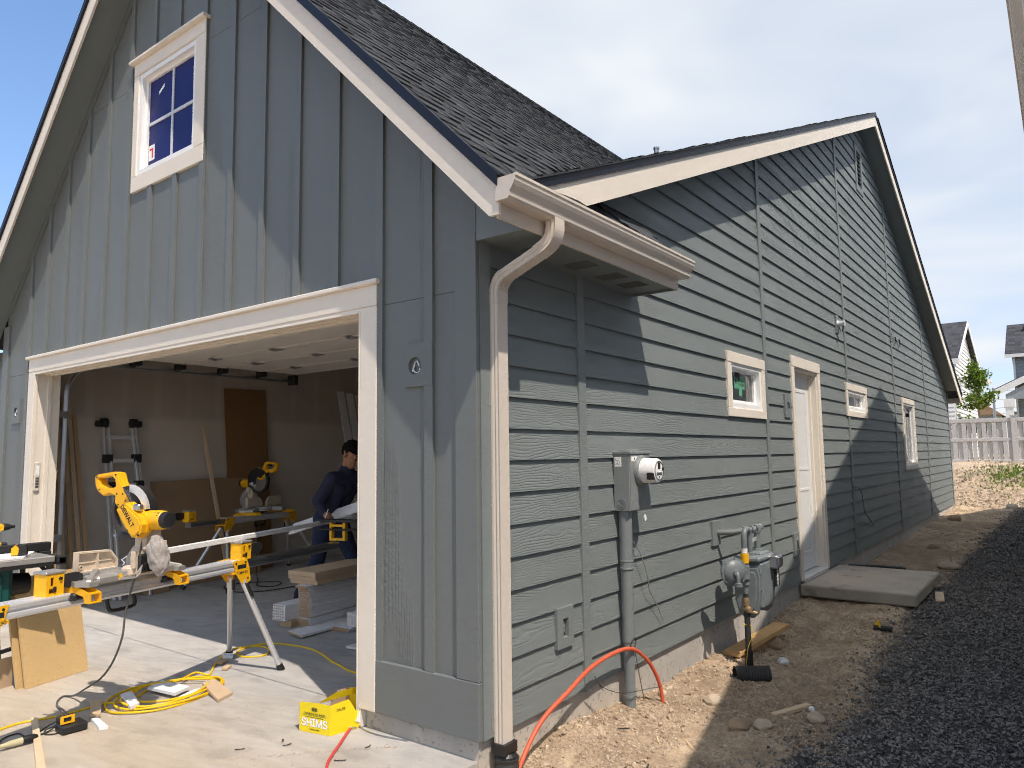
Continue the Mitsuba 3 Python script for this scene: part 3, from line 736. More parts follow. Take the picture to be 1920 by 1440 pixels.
# outlet elbow: down from the gutter then back to the wall
e1 = [(0.44, DY, 2.70), (0.44, DY, 2.655)] + elbow(0, -math.radians(63), (0.34, 2.635), 0.10)
e1 += [(0.34 + 0.10 * math.cos(-math.radians(63)) - 0.05, DY, 2.635 - 0.10 * math.sin(math.radians(63)) - 0.025)]
p0 = np.array(e1[-1])
e2 = elbow(math.radians(117), math.radians(180), (DX + 0.10, 2.345), 0.10) + [(DX, DY, 2.285)]
put(ds + '__elbow', duct(e1, 0.089, 0.060), 'gutter_metal')
put(ds + '__offset', duct([tuple(p0 + (np.array(e2[0]) - p0) * t) for t in (-0.1, 0.5, 1.1)], 0.084, 0.055), 'gutter_metal')
put(ds + '__elbow', duct(e2, 0.089, 0.060), 'gutter_metal')
cr = Mb()
for t in np.linspace(-8, -58, 7):
    a = math.radians(t); cr.obox((0.34 + 0.071 * math.cos(a), DY, 2.635 + 0.071 * math.sin(a)), (0.0025 * math.sin(a), 0, 0.0025 * math.cos(a)), (0, 0.043, 0), (0.004 * math.cos(a), 0, 0.004 * math.sin(a)))
for t in np.linspace(125, 172, 6):
    a = math.radians(t); cr.obox((DX + 0.10 + 0.071 * math.cos(a), DY, 2.345 + 0.071 * math.sin(a)), (0.0025 * math.sin(a), 0, 0.0025 * math.cos(a)), (0, 0.043, 0), (0.004 * math.cos(a), 0, 0.004 * math.sin(a)))
put(ds + '__crimp', cr, 'gutter_metal')
put(ds + '__strap', Mb().box((0.026, DY - 0.062, 1.72), (0.032, DY - 0.044, 1.80)).box((0.026, DY - 0.062, 0.02), (0.032, DY - 0.044, 0.10)), 'steel')

# ---- inside the garage
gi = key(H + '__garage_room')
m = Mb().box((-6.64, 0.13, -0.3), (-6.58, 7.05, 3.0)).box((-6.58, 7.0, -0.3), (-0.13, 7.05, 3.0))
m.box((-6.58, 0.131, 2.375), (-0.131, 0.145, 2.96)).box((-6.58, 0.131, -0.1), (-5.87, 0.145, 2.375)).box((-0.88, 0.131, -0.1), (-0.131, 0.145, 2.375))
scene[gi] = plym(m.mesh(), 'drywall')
put(gi + '__ceiling', Mb().box((-6.64, 0.13, 2.96), (-0.131, 7.05, 3.0)), 'ceiling')
m = Mb().box((-4, 7.05, 2.96), (-0.131, 19.7, 3.0)).box((-4.05, 7.05, -0.3), (-4, 19.7, 3.0)).box((-4, 19.6, -0.3), (-0.131, 19.7, 3.0)).box((-4, 7.05, -0.3), (-0.131, 19.7, 0.0))
put(H + '__back_rooms', m, 'ceiling')
put(H + '__outer_wall', Mb().box((-11, 19.7, -0.4), (-0.131, YF, 2.9)).box((-11, 0.6, -0.4), (-6.75, 0.75, 2.9)).box((-11, 0.75, -0.4), (-10.9, 19.7, 2.9)), 'grey_paint')
gd = thing(H + '__garage_door', None, None)
mat('door_panel', tone((0.66, 0.63, 0.59), 0.04, 2), 0.55)
for i in range(5):
    y0 = 0.42 + i * 0.533
    mb = Mb().box((-5.78, y0 + 0.006, 2.575), (-0.96, y0 + 0.527, 2.612), 0.006)
    for y in (y0 + 0.02, y0 + 0.513): mb.box((-5.78, y - 0.012, 2.570), (-0.96, y + 0.012, 2.576))
    put(gd + '__panel', mb, 'door_panel')
    if i:
        for x in (-5.05, -3.93, -2.75, -1.6):
            hg = Mb().obox((x, y0, 2.568), (0.035, 0, 0), (0, 0.075, 0), (0, 0, 0.003)).tube([(x - 0.035, y0, 2.556), (x + 0.035, y0, 2.556)], 0.012, 8)
            hg.obox((x, y0 - 0.05, 2.560), (0.014, 0, 0), (0, 0.022, 0), (0, 0, 0.012))
            put(gd + '__hinge', hg, 'steel')
for s, x in ((1, -5.90), (-1, -0.84)):
    tr = [(x, 0.31, -0.1), (x, 0.31, 1.0), (x, 0.31, 2.16)] + [(x, 0.31 + 0.34 * (1 - math.cos(t)), 2.16 + 0.34 * math.sin(t)) for t in np.linspace(0.12, math.pi / 2, 9)] + [(x, 1.8, 2.50), (x, 3.15, 2.50)]
    mb = Mb()
    for (a, b) in zip(tr[:-1], tr[1:]):
        mb.bar(a, b, 0.055, 0.006, up=(0, 1, 0) if b[2] - a[2] > 0.02 else (0, 0, 1)); q = V3(s * 0.024, 0, 0)
        mb.bar(V3(*a) - q, V3(*b) - q, 0.004, 0.05, up=(0, 1, 0) if b[2] - a[2] > 0.02 else (0, 0, 1))
    put(gd + '__track', mb, 'steel')
    rl = Mb()
    for y in (0.98, 1.5, 2.05, 2.6): rl.box((x + s * 0.01, y - 0.05, 2.515), (x + s * 0.12, y + 0.05, 2.575), 0.006).lathe([(0, 0), (0.026, 0), (0.026, 0.02), (0, 0.02)], (x, y, 2.515), (s, 0, 0), 12)
    put(gd + '__roller_bracket', rl, 'black')
    put(gd + '__track_bracket', Mb().box((x - 0.04, 0.145, 0.62), (x + 0.04, 0.30, 0.69)).box((x - 0.04, 0.145, 1.90), (x + 0.04, 0.30, 1.97)).bar((x, 3.1, 2.5), (x, 3.1, 2.96), 0.03, 0.004, up=(1, 0, 0)), 'steel')
put(gd + '__end_bracket', Mb().box((-5.95, 3.08, 2.44), (-5.80, 3.16, 2.57), 0.01), 'black')

# ------------------------------------------------------------------ ground and paving
def axis(parts):
    out = [parts[0][0]]
    for a, b, st in parts:
        out += list(np.linspace(a, b, max(2, int(round((b - a) / st)) + 1))[1:])
    return np.array(out)


gx = axis([(-400, -60, 60), (-60, -12, 6), (-12, -0.06, 1.5), (-0.06, 2.3, 0.02), (2.3, 4, 0.06), (4, 30, 3), (30, 400, 40)])
gy = axis([(-200, -8, 16), (-8, -1, 0.8), (-1, 6, 0.02), (6, 12, 0.045), (12, 34, 0.16), (34, 70, 3), (70, 600, 60)])
GX, GY = np.meshgrid(gx, gy)


def ground_h(x, y):
    P = np.stack([x, y, x * 0], -1)
    big = meshkit.fbm(P * 0.7, 3, 2) - 0.5; mid = meshkit.fbm(P * 3.2, 4, 3) - 0.5; fine = meshkit.fbm(P * 16, 3, 4) - 0.5
    vf = meshkit.noise(P * 38, 8) - 0.5
    rough = 0.4 + 1.2 * meshkit.noise(P * 1.1, 21)
    z = -0.29 + 0.05 * big + 0.06 * mid + (0.040 * fine + 0.012 * vf) * rough
    z = z + 0.045 * np.exp(-(np.abs(x) / 0.28) ** 2) + 0.02 * (x > gravel_edge_np(y))
    z = z + 0.11 * np.exp(-(((x - 0.1) / 0.5) ** 2 + ((y - 0.75) / 0.5) ** 2)) + 0.13 * np.exp(-(((x - 0.6) / 0.75) ** 2 + ((y - 6.3) / 1.25) ** 4))            # dirt banked up at the corner
    z = z - 0.07 * np.exp(-(((x - 0.3) / 0.4) ** 2 + ((y - 3.9) / 0.7) ** 2))      # dip by the step
    z = z + 0.16 * np.clip((y - 9) / 12, 0, 1)
    t = np.clip((y - 20.5) / 7.0, 0, 1)
    t = t * t * (3 - 2 * t)
    z = z + 1.02 * t + (0.16 * mid + 0.10 * fine + 0.1 * big) * t * np.clip((40 - y) / 8, 0, 1)
    inside = (x < -0.02) & (y > 0.0) & (y < 20) & (x > -11)
    z = np.where(inside, -0.75, z)
    drive = (x <= 0.0) & (y <= 0.05) & (x > -12)
    z = np.where(drive, -0.28, z)
    return z


ground = Mb().grid(np.stack([GX, GY, ground_h(GX, GY)], -1))
put('dirt_ground', ground, 'dirt', smooth=True, kind='structure')
gh = lambda x, y: float(ground_h(np.array([float(x)]), np.array([float(y)]))[0])


def floor_z(y): return -0.11 + (0.018 * min(y, 4.0) if y > 0 else 0.0)


put('driveway', Mb().box((-9, -9, -0.3), (-0.02, 0.30, -0.11), 0.006), 'slab', kind='structure')
P = np.array([[[x, y, floor_z(y)] for y in (0.219, 1, 2, 4, 7.0)] for x in (-6.6, -0.12)])
put('garage_floor', Mb().grid(P), 'slab', kind='structure')
step = Mb().box((0.012, 5.60, -0.16), (1.17, 7.36, -0.035), 0.014)
put('concrete_step', step, 'step_concrete', smooth=30, label='concrete landing slab on the dirt below the white side door', cat='step')


def stone(r, flat=0.7, n=9, seed=None):
    g = np.random.default_rng(seed) if seed is not None else nrg
    p = g.normal(size=(n, 3)); p /= np.linalg.norm(p, axis=1, keepdims=True)
    p *= g.uniform(0.75, 1.1, (n, 1)) * np.array([1.0, 0.8, flat]) * r
    h = trimesh.convex.convex_hull(p)
    return np.asarray(h.vertices), np.asarray(h.faces)


def scatter(pts, size, variants, flat):
    """many small stones as one mesh"""
    var = [stone(1.0, flat, 8, 100 + i) for i in range(variants)]
    V, F, n = [], [], 0
    which = nrg.integers(0, variants, len(pts))
    for k, (v, f) in enumerate(var):
        P = pts[which == k]; S = size[which == k]
        if not len(P): continue
        a = nrg.uniform(0, 2 * np.pi, len(P)); b = nrg.uniform(-0.6, 0.6, len(P))
        ca, sa, cb, sb = np.cos(a), np.sin(a), np.cos(b), np.sin(b)
        x = v[None, :, 0] * cb[:, None] - v[None, :, 2] * sb[:, None]
        z = v[None, :, 0] * sb[:, None] + v[None, :, 2] * cb[:, None]
        y = np.broadcast_to(v[None, :, 1], x.shape)
        Q = np.stack([x * ca[:, None] - y * sa[:, None], x * sa[:, None] + y * ca[:, None], z], -1) * S[:, None, None] + P[:, None, :]
        V.append(Q.reshape(-1, 3)); F.append((f[None] + (np.arange(len(P)) * len(v))[:, None, None]).reshape(-1, 3) + n); n += Q.shape[0] * Q.shape[1]
    return np.vstack(V), np.vstack(F)


def spots(n, y0, y1, side):
    y = nrg.uniform(y0, y1, n); e = gravel_edge_np(y)
    if side > 0:
        x = e + nrg.uniform(-0.16, 1, n) * (3.0 - e) ** 1.0
        keep = (x > e + 0.12 * nrg.normal(size=n)) & (x < 2.95)
    else:
        x = nrg.uniform(0.0, 1, n) * (e + 0.25)
        keep = meshkit.fbm(np.stack([x * 3, y * 3, x * 0], -1), 3, 12) > 0.44
    x, y = x[keep], y[keep]
    if side < 0: ok = ~((x < 1.2) & (y > 5.55) & (y < 7.4)); x, y = x[ok], y[ok]
    return np.stack([x, y, ground_h(x, y)], -1)


A = spots(34000, 0.2, 5.0, 1); B = spots(22000, 5.0, 11.0, 1); C = spots(11000, 11, 23, 1)
pts = np.vstack([A, B, C]); size = np.concatenate([nrg.uniform(0.008, 0.018, len(A)), nrg.uniform(0.013, 0.024, len(B)), nrg.uniform(0.02, 0.035, len(C))])
pts[:, 2] += nrg.uniform(0.0, 0.014, len(pts))
put('gravel', scatter(pts, size, 14, 0.55), 'gravel_dark', label='bed of loose dark crushed gravel along the side yard', cat='gravel', kind='stuff')
A = spots(30000, -0.4, 5.4, -1); B = spots(9000, 5.4, 12.0, -1); C = spots(2600, 12, 22, -1)
pts = np.vstack([A, B, C]); size = np.concatenate([0.003 + 0.014 * nrg.uniform(0, 1, len(A)) ** 4 + 0.003 * nrg.uniform(0, 1, len(A)), 0.004 + 0.014 * nrg.uniform(0, 1, len(B)) ** 4, 0.008 + 0.02 * nrg.uniform(0, 1, len(C)) ** 3])
m_ = 420
x = np.abs(nrg.normal(0.16, 0.22, m_)); y = nrg.uniform(0.25, 4.6, m_)
pts = np.vstack([pts, np.stack([x, y, ground_h(x, y) + 0.004], -1)]); size = np.concatenate([size, 0.010 + 0.022 * nrg.uniform(0, 1, m_) ** 2.5])
put('dirt_clods', scatter(pts, size, 10, 0.75), 'clod', label='small clods and pebbles strewn over the bare dirt beside the house', cat='dirt', kind='stuff')
# heaps of stony fill at the back
n = 5000
x = nrg.uniform(-1.5, 5, n); y = nrg.uniform(20.5, 28.5, n)
pts = np.stack([x, y, ground_h(x, y) + 0.01], -1)
put('stony_fill', scatter(pts, 0.02 + 0.08 * nrg.uniform(0, 1, n) ** 4, 10, 0.75), 'stone_tan', label='stony tan fill heaped up in front of the vinyl fence', cat='rubble', kind='stuff')

# ------------------------------------------------------------------ the house next door (mirror image, its eave overhead)
N = thing('neighbor_house', 'dark gutter and eave of the house next door at the upper right edge', 'house')
X0, DYN = 2.96, -0.55
nb = Mb()
for k in range(42):
    g = rect(0.09, YF - 0.09, k * EXP, (k + 1) * EXP + 0.03).intersection(gable2)
    if not g.is_empty: lap_board(g, k * EXP, nb)
put(N + '__lap_siding', nb.mirror(X0, DYN), 'white_siding', kind='stuff')
put(N + '__side_wall', Mb().prism(gable2, (-0.13, 0, 0), (0, 1, 0), (0, 0, 1), (0.13, 0, 0)).mirror(X0, DYN), 'white_siding')
put(N + '__front_wall', Mb().prism(gable1.difference(OPEN), (0, 0.13, 0), (1, 0, 0), (0, 0, 1), (0, -0.13, 0)).mirror(X0, DYN), 'panelling')
put(N + '__garage_door', Mb().box((-5.87, 0.05, -0.1), (-0.88, 0.09, 2.38)).mirror(X0, DYN), 'cream_flat')
put(N + '__foundation', Mb().box((-0.25, 0.02, -0.8), (-0.006, YF, -0.004)).mirror(X0, DYN), 'foundation')
nr = key(N + '__roof')
scene[nr] = plym(RP['roof_deck'][0].mirror(X0, DYN).mesh(), 'shingle')
for n, (m, mt) in RP.items():
    if n != 'roof_deck': put(nr + '__' + n.strip(), m.mirror(X0, DYN), mt)

# ------------------------------------------------------------------ behind: fence, houses, tree, pole
FY = 29.0
fe = thing('vinyl_fence', 'pale beige vinyl privacy fence with offset boards behind the yard', 'fence')
mat('vinyl_tan', tone((0.56, 0.54, 0.515), 0.04, 3), 0.45)
for x in np.arange(-3.4, 6.0, 2.28):
    xp = 1.05 + round((x - 1.05) / 2.28) * 2.28
    pz = Mb().box((xp - 0.09, FY - 0.09, 0.5), (xp + 0.09, FY + 0.09, 2.62)).prism([(-0.11, -0.11), (0.11, -0.11), (0.11, 0.11), (-0.11, 0.11)], (xp, FY, 2.62), (1, 0, 0), (0, 1, 0), (0, 0, 0.03))
    put(fe + '__post', pz, 'vinyl_tan')
for z0, z1 in ((0.93, 1.05), (1.72, 1.84), (2.42, 2.56)):
    for a in range(-2, 3):
        xa = 1.05 + 2.28 * a
        put(fe + '__rail', Mb().box((xa + 0.092, FY - 0.055, z0), (xa + 2.188, FY + 0.055, z1), 0.006), 'vinyl_tan')
for i in range(62):
    x = -3.4 + i * 0.157
    s = 0.028 if i % 2 else -0.028
    put(fe + '__board', Mb().box((x, FY + s - 0.012, 1.0), (x + 0.135, FY + s + 0.012, 2.45)), 'vinyl_tan')

mat('white_siding', tone((0.74, 0.74, 0.73), 0.04, 2), 0.5)
mat('far_roof', lambda p, n, uv: mi.Color3f(0.045, 0.047, 0.055) * (0.6 + 0.8 * cell_rand(p.x * 3.2, p.y * 3.2, p.z * 7)), 0.9)
mat('far_grey', tone((0.27, 0.30, 0.32), 0.05, 2), 0.5)
mat('far_glass', (0.03, 0.035, 0.04), 0.1)
A = thing('white_house', 'white two storey house with dark gabled roof behind the small tree', 'house')
xe = -2.31
wall = Mb().prism([(48.3, -0.5), (62.0, -0.5), (62.0, 6.9), (55.1, 9.85), (48.3, 6.7)], (xe - 0.35, 0, 0), (0, 1, 0), (0, 0, 1), (-12, 0, 0))
put(A + '__wall', wall, 'white_siding')
for k in range(34):
    z = 0.6 + k * 0.26
    y0, y1 = 48.3, 62.0
    if z > 6.6: y0 = 48.3 + (z - 6.6) * 2.15; y1 = 62 - (z - 6.8) * 2.3
    if y1 - y0 < 0.5: continue
    put(A + '__lap_board', Mb().prism([(0.0, z), (0.06, z), (0.015, z + 0.26), (0.0, z + 0.26)], (xe - 0.348, y0, 0), (1, 0, 0), (0, 0, 1), (0, y1 - y0, 0)).prism([(0.0, z), (-0.06, z), (-0.015, z + 0.26), (0.0, z + 0.26)], (xe - 12.3, 48.298, 0), (0, 1, 0), (0, 0, 1), (11.9, 0, 0)) if z < 6.3 else Mb().prism([(0.0, z), (0.06, z), (0.015, z + 0.26), (0.0, z + 0.26)], (xe - 0.348, y0, 0), (1, 0, 0), (0, 0, 1), (0, y1 - y0, 0)), 'white_siding')
rf = put(A + '__roof', Mb().prism([(47.8, 6.87), (55.0, 10.12), (55.0, 9.9), (47.8, 6.65)], (xe, 0, 0), (0, 1, 0), (0, 0, 1), (-14, 0, 0)).prism([(55.0, 10.12), (62.6, 7.12), (62.6, 6.9), (55.0, 9.9)], (xe, 0, 0), (0, 1, 0), (0, 0, 1), (-14, 0, 0)), 'far_roof')
put(rf + '__rake_board', Mb().prism([(47.78, 6.88), (55.0, 10.14), (62.62, 7.13), (62.62, 6.8), (55.0, 9.78), (47.78, 6.52)], (xe + 0.002, 0, 0), (0, 1, 0), (0, 0, 1), (0.04, 0, 0)).box((xe - 14, 47.70, 6.52), (xe, 47.78, 6.86)), 'white_siding')
put(rf + '__eave', Mb().box((xe - 0.6, 61.2, 6.3), (xe + 0.55, 62.9, 6.55)).box((xe + 0.2, 62.2, 6.45), (xe + 0.65, 63.2, 6.62)), 'white_siding')
put(rf + '__vent', Mb().box((xe - 2.6, 53.0, 9.25), (xe - 1.7, 53.5, 9.55)), 'black')
for y, z in ((50.4, 4.6), (51.6, 1.6), (56.5, 4.6)):
    k = put(A + '__window', Mb().box((xe - 0.34, y, z), (xe - 0.27, y + 1.1, z + 1.5)), 'white_siding')
    put(k + '__pane', Mb().box((xe - 0.269, y + 0.12, z + 0.12), (xe - 0.262, y + 0.98, z + 1.38)), 'far_glass')
for x in (-4.3, -7.0):
    k = put(A + '__window', Mb().box((x, 48.22, 3.9), (x + 1.1, 48.29, 5.4)), 'white_siding')
    put(k + '__pane', Mb().box((x + 0.1, 48.205, 4.0), (x + 1.0, 48.217, 5.3)), 'far_glass')

Bh = thing('grey_house', 'blue grey two storey house with white porch columns at the right edge behind the fence', 'house')
put(Bh + '__wall', Mb().box((0.55, 44.4, -0.4), (11, 52, 6.45)).prism([(44.4, 6.45), (52, 6.45), (48.2, 8.1)], (0.55, 0, 0), (0, 1, 0), (0, 0, 1), (10, 0, 0)), 'far_grey')
for k in range(36):
    z = -0.3 + k * 0.185
    put(Bh + '__lap_board', Mb().prism([(44.397, z), (44.36, z), (44.39, z + 0.185), (44.397, z + 0.185)], (0.62, 0, 0), (0, 1, 0), (0, 0, 1), (10.3, 0, 0)), 'far_grey')
put(Bh + '__corner_board', Mb().box((0.52, 44.34, -0.4), (0.62, 44.42, 6.4)), 'white_siding')
rf = put(Bh + '__roof', Mb().prism([(44.0, 6.50), (48.2, 8.62), (52.4, 6.50), (52.4, 6.38), (48.2, 8.5), (44.0, 6.38)], (0.20, 0, 0), (0, 1, 0), (0, 0, 1), (11, 0, 0)), 'far_roof')
put(rf + '__eave_board', Mb().box((0.18, 43.93, 6.28), (11.2, 43.998, 6.46)), 'white_siding')
put(rf + '__vent', Mb().box((1.0, 47.0, 8.0), (1.6, 47.5, 8.3)), 'black')
po = key(Bh + '__porch')
scene[po] = plym(Mb().prism([(-0.30, 4.49), (4.0, 6.6), (8.3, 4.49), (8.3, 4.35), (4.0, 6.45), (-0.30, 4.35)], (0, 42.0, 0), (1, 0, 0), (0, 0, 1), (0, 2.4, 0)).mesh(), 'far_roof')
put(po + '__rake_board', Mb().prism([(-0.32, 4.43), (4.0, 6.55), (8.32, 4.43), (8.32, 4.2), (4.0, 6.25), (-0.10, 4.2)], (0, 41.93, 0), (1, 0, 0), (0, 0, 1), (0, 0.06, 0)), 'white_siding')
put(po + '__gable', Mb().prism([(0.2, 4.2), (4.0, 6.2), (7.8, 4.2), (7.8, 3.95), (0.2, 3.95)], (0, 42.05, 0), (1, 0, 0), (0, 0, 1), (0, 0.2, 0)), 'far_grey')
for x in (0.32, 3.2, 7.4):
    put(po + '__column', Mb().box((x - 0.17, 42.0, 0.2), (x + 0.17, 42.3, 3.55)).box((x - 0.22, 41.95, 3.55), (x + 0.22, 42.35, 3.96)).box((x - 0.20, 41.97, 1.9), (x + 0.20, 42.33, 2.0)), 'white_siding')
for x in (2.2, 5.2):
    k = put(Bh + '__window', Mb().box((x, 44.30, 4.9), (x + 1.1, 44.35, 6.1)), 'white_siding')
    put(k + '__pane', Mb().box((x + 0.1, 44.285, 5.0), (x + 1.0, 44.297, 6.0)), 'far_glass')

for nm, x, y, w, h, e, lb in (('distant_house', -4.2, 80, 4.2, 6.3, 4.6, 'brown roofed distant house low behind the small tree'), ('distant_house', -1.85, 82, 6, 5.1, 3.9, 'dark roofed distant house just left of the porch columns')):
    k = thing(nm, lb, 'house')
    put(k + '__wall', Mb().box((x - w / 2 + 0.3, y, -1), (x + w / 2 - 0.3, y + 8, e)) if nm else None, 'far_grey') if x < -3 else put(k + '__wall', Mb().box((x + 0.3, y, -1), (x + w, y + 8, e)), 'far_grey')
    if x < -3: put(k + '__roof', Mb().prism([(-w / 2, e), (0, h), (w / 2, e)], (x, y - 0.3, 0), (1, 0, 0), (0, 0, 1), (0, 8.6, 0)), 'mdf')
    else: put(k + '__roof', Mb().prism([(-0.3, e), (4, h), (8.3, e)], (x, y, 0), (0, 1, 0), (0, 0, 1), (w, 0, 0)), 'far_roof')
up = thing('utility_pole', 'thin utility pole with wires standing beyond the fence', 'utility pole')
put(up + '__pole', Mb().lathe([(0, 0), (0.13, 0), (0.09, 8.0), (0, 8.0)], (-2.08, 70, -1.5), n=10), 'steel')
wr = Mb()
for z in (4.3, 4.8, 5.5, 6.2): wr.tube([(-12, 74, z - 0.2), (-2.08, 70.15, z), (20, 64, z - 0.1)], 0.012, 4)
put(up + '__wire', wr, 'black', kind='stuff')


def tree(nm, x, y, z, h, r, n, label, seed):
    g = np.random.default_rng(seed)
    k = thing(nm, label, 'tree')
    tr = Mb().tube([(x, y, z - 0.3), (x + 0.03, y, z + h * 0.4), (x - 0.04, y, z + h * 0.75), (x, y, z + h)], [0.07, 0.05, 0.03, 0.008], 7)
    tips = []
    for i in range(26):
        t = g.uniform(0.22, 0.97); a = g.uniform(0, 2 * np.pi); L = r * (0.35 + 0.75 * (1 - t)) * g.uniform(0.6, 1.25)
        p0 = V3(x, y, z + h * t); p2 = p0 + V3(math.cos(a) * L, math.sin(a) * L, L * g.uniform(0.25, 0.9)); p1 = (p0 + p2) / 2 + V3(0, 0, -0.05)
        tr.tube([p0, p1, p2], [0.018, 0.012, 0.004], 5)
        for s in np.linspace(0.3, 1, 5): tips.append(p0 + (p2 - p0) * s)
    put(k + '__trunk', tr, 'stone_brown')
    tips = np.array(tips)
    c = tips[g.integers(0, len(tips), n)] + g.normal(size=(n, 3)) * r * 0.11
    a = g.normal(size=(n, 3)); a /= np.linalg.norm(a, axis=1, keepdims=True)
    b = np.cross(a, g.normal(size=(n, 3))); b /= np.linalg.norm(b, axis=1, keepdims=True)
    s = g.uniform(0.045, 0.085, (n, 1))
    q = np.stack([c - a * s, c + b * s * 0.6, c + a * s * 1.2, c - b * s * 0.6], 1)
    f = np.arange(n)[:, None] * 4 + np.array([[0, 1, 2, 3]])
    half = n * 9 // 10
    put(k + '__crown', Mb().add(q[:half].reshape(-1, 3), f[:half]), 'leaf')
    put(k + '__blossom', Mb().add(q[half:].reshape(-1, 3), f[:n - half]), 'blossom', kind='stuff')


tree('small_tree', -0.32, 33.0, 1.2, 3.75, 0.85, 2600, 'small green tree in fresh leaf standing behind the vinyl fence', 5)
# tufts of green by the fence
n = 900
x = nrg.normal(1.2, 0.5, n); y = nrg.normal(25.0, 0.8, n); zz = ground_h(x, y)
a = nrg.uniform(0, 6.28, n); hgt = nrg.uniform(0.04, 0.13, n)
q = np.stack([np.stack([x - 0.03 * np.cos(a), y - 0.03 * np.sin(a), zz], -1), np.stack([x + 0.03 * np.cos(a), y + 0.03 * np.sin(a), zz], -1), np.stack([x + 0.05 * np.sin(a), y, zz + hgt], -1)], 1)
put('weeds', Mb().add(q.reshape(-1, 3), np.arange(n * 3).reshape(-1, 3)), 'leaf', label='patch of low green weeds on the fill near the fence', cat='weeds', kind='stuff')

# ------------------------------------------------------------------ on the side wall
em = thing('electric_meter', 'grey electric meter box with round white meter and conduit on the side wall', 'electric meter')
ey0, ey1, ez0, ez1, ed = 1.42, 1.72, 1.065, 1.455, 0.125
put(em + '__box', Mb().box((0.022, ey0, ez0), (ed + 0.02, ey1, ez1), 0.004).box((ed + 0.02, ey0 + 0.006, ez0 + 0.006), (ed + 0.026, ey1 - 0.006, ez1 - 0.012), 0.002), 'utility_grey')
put(em + '__lid', Mb().box((0.020, ey0 - 0.006, ez1 - 0.006), (ed + 0.034, ey1 + 0.006, ez1 + 0.012), 0.003).lathe([(0, 0), (0.06, 0), (0.06, 0.006), (0.05, 0.012), (0, 0.012)], (0.085, 1.56, ez1 + 0.012), n=20), 'utility_grey')
cy, cz, fx = 1.575, 1.335, ed + 0.026
put(em + '__ring', Mb().lathe([(0.106, 0), (0.106, 0.012), (0.098, 0.026), (0.086, 0.028), (0.086, 0)], (fx, cy, cz), (1, 0, 0), 28), 'utility_grey', smooth=40)
mt = put(em + '__meter', Mb().lathe([(0, 0), (0.086, 0), (0.085, 0.03), (0.082, 0.115), (0.076, 0.124), (0.05, 0.127), (0, 0.127)], (fx + 0.01, cy, cz), (1, 0, 0), 30), 'paper', smooth=40)
fx2 = fx + 0.139
put(mt + '__display', Mb().box((fx2 - 0.003, cy - 0.016, cz + 0.012), (fx2 + 0.001, cy + 0.018, cz + 0.055), 0.001), 'ink')
put(mt + '__faceplate', Mb().lathe([(0.060, 0), (0.066, 0), (0.066, 0.002), (0.060, 0.002)], (fx2 - 0.001, cy, cz), (1, 0, 0), 28).box((fx2 - 0.001, cy - 0.04, cz - 0.03), (fx2 + 0.001, cy + 0.04, cz - 0.012)).box((fx2 - 0.001, cy - 0.006, cz - 0.05), (fx2 + 0.001, cy + 0.008, cz - 0.036)), 'steel')
put(mt + '__port', Mb().box((fx2 - 0.055, cy - 0.086, cz - 0.06), (fx2 - 0.005, cy - 0.055, cz - 0.012), 0.004).box((fx2 - 0.02, cy + 0.045, cz + 0.0), (fx2 + 0.004, cy + 0.068, cz + 0.022), 0.004), 'black')
put(em + '__label', Mb().box((0.035, ey0 - 0.001, 1.365), (0.085, ey0 + 0.001, 1.43)).box((ed + 0.025, ey0 + 0.02, 1.40), (ed + 0.0275, ey0 + 0.115, 1.432)), 'paper')
pt = Mb()
for i in range(7):
    for j in range(6):
        if rng.random() < 0.55: pt.box((0.040 + j * 0.006, ey0 - 0.0016, 1.375 + i * 0.007), (0.044 + j * 0.006, ey0 - 0.0008, 1.378 + i * 0.007))
pt.box((ed + 0.0272, ey0 + 0.06, 1.408), (ed + 0.0282, ey0 + 0.07, 1.425))
put(em + '__print', pt, 'ink')
kn = Mb()
for r in (0.012, 0.022, 0.032): kn.lathe([(r - 0.002, 0), (r - 0.002, 0.003), (r + 0.002, 0.003), (r + 0.002, 0)], (0.080, ey0 + 0.0, 1.115), (0, -1, 0), 20)
put(em + '__knockout', kn, 'utility_grey')
px, py = 0.075, 1.475
put(em + '__conduit', Mb().lathe([(0, 0), (0.037, 0), (0.037, 0.72), (0, 0.72)], (px, py, -0.48), n=18), 'pipe_grey', smooth=40)
put(em + '__conduit', Mb().lathe([(0.030, 0), (0.044, 0), (0.044, 0.34), (0.030, 0.34)], (px, py, 0.735), n=18), 'pipe_grey', smooth=40)
put(em + '__conduit', Mb().lathe([(0.037, 0), (0.041, 0), (0.041, 0.55), (0.037, 0.55)], (px, py, 0.20), n=18), 'pipe_grey', smooth=40)
put(em + '__coupling', Mb().lathe([(0.037, 0), (0.048, 0.002), (0.048, 0.012), (0.045, 0.014), (0.045, 0.05), (0.048, 0.052), (0.048, 0.06), (0.037, 0.062)], (px, py, 0.675), n=18), 'pipe_grey', smooth=40)
put(em + '__coupling', Mb().lathe([(0.037, 0), (0.043, 0.0), (0.043, 0.018), (0.037, 0.018)], (px, py, -0.16), n=18), 'pipe_grey', smooth=40)
put(em + '__seal', Mb().tube([(ed + 0.02, 1.60, ez0), (ed + 0.03, 1.605, ez0 - 0.04)], 0.002, 5).obox((ed + 0.03, 1.61, ez0 - 0.055), (0.003, 0, 0), (0, 0.014, 0.006), (0, -0.006, 0.016)), 'clear_plastic')
wire = [(0.05, 1.56, 1.02), (0.03, 1.60, 0.93), (0.04, 1.66, 0.80), (0.05, 1.70, 0.66), (0.06, 1.78, 0.55), (0.05, 1.92, 0.40), (0.045, 2.02, 0.30)]
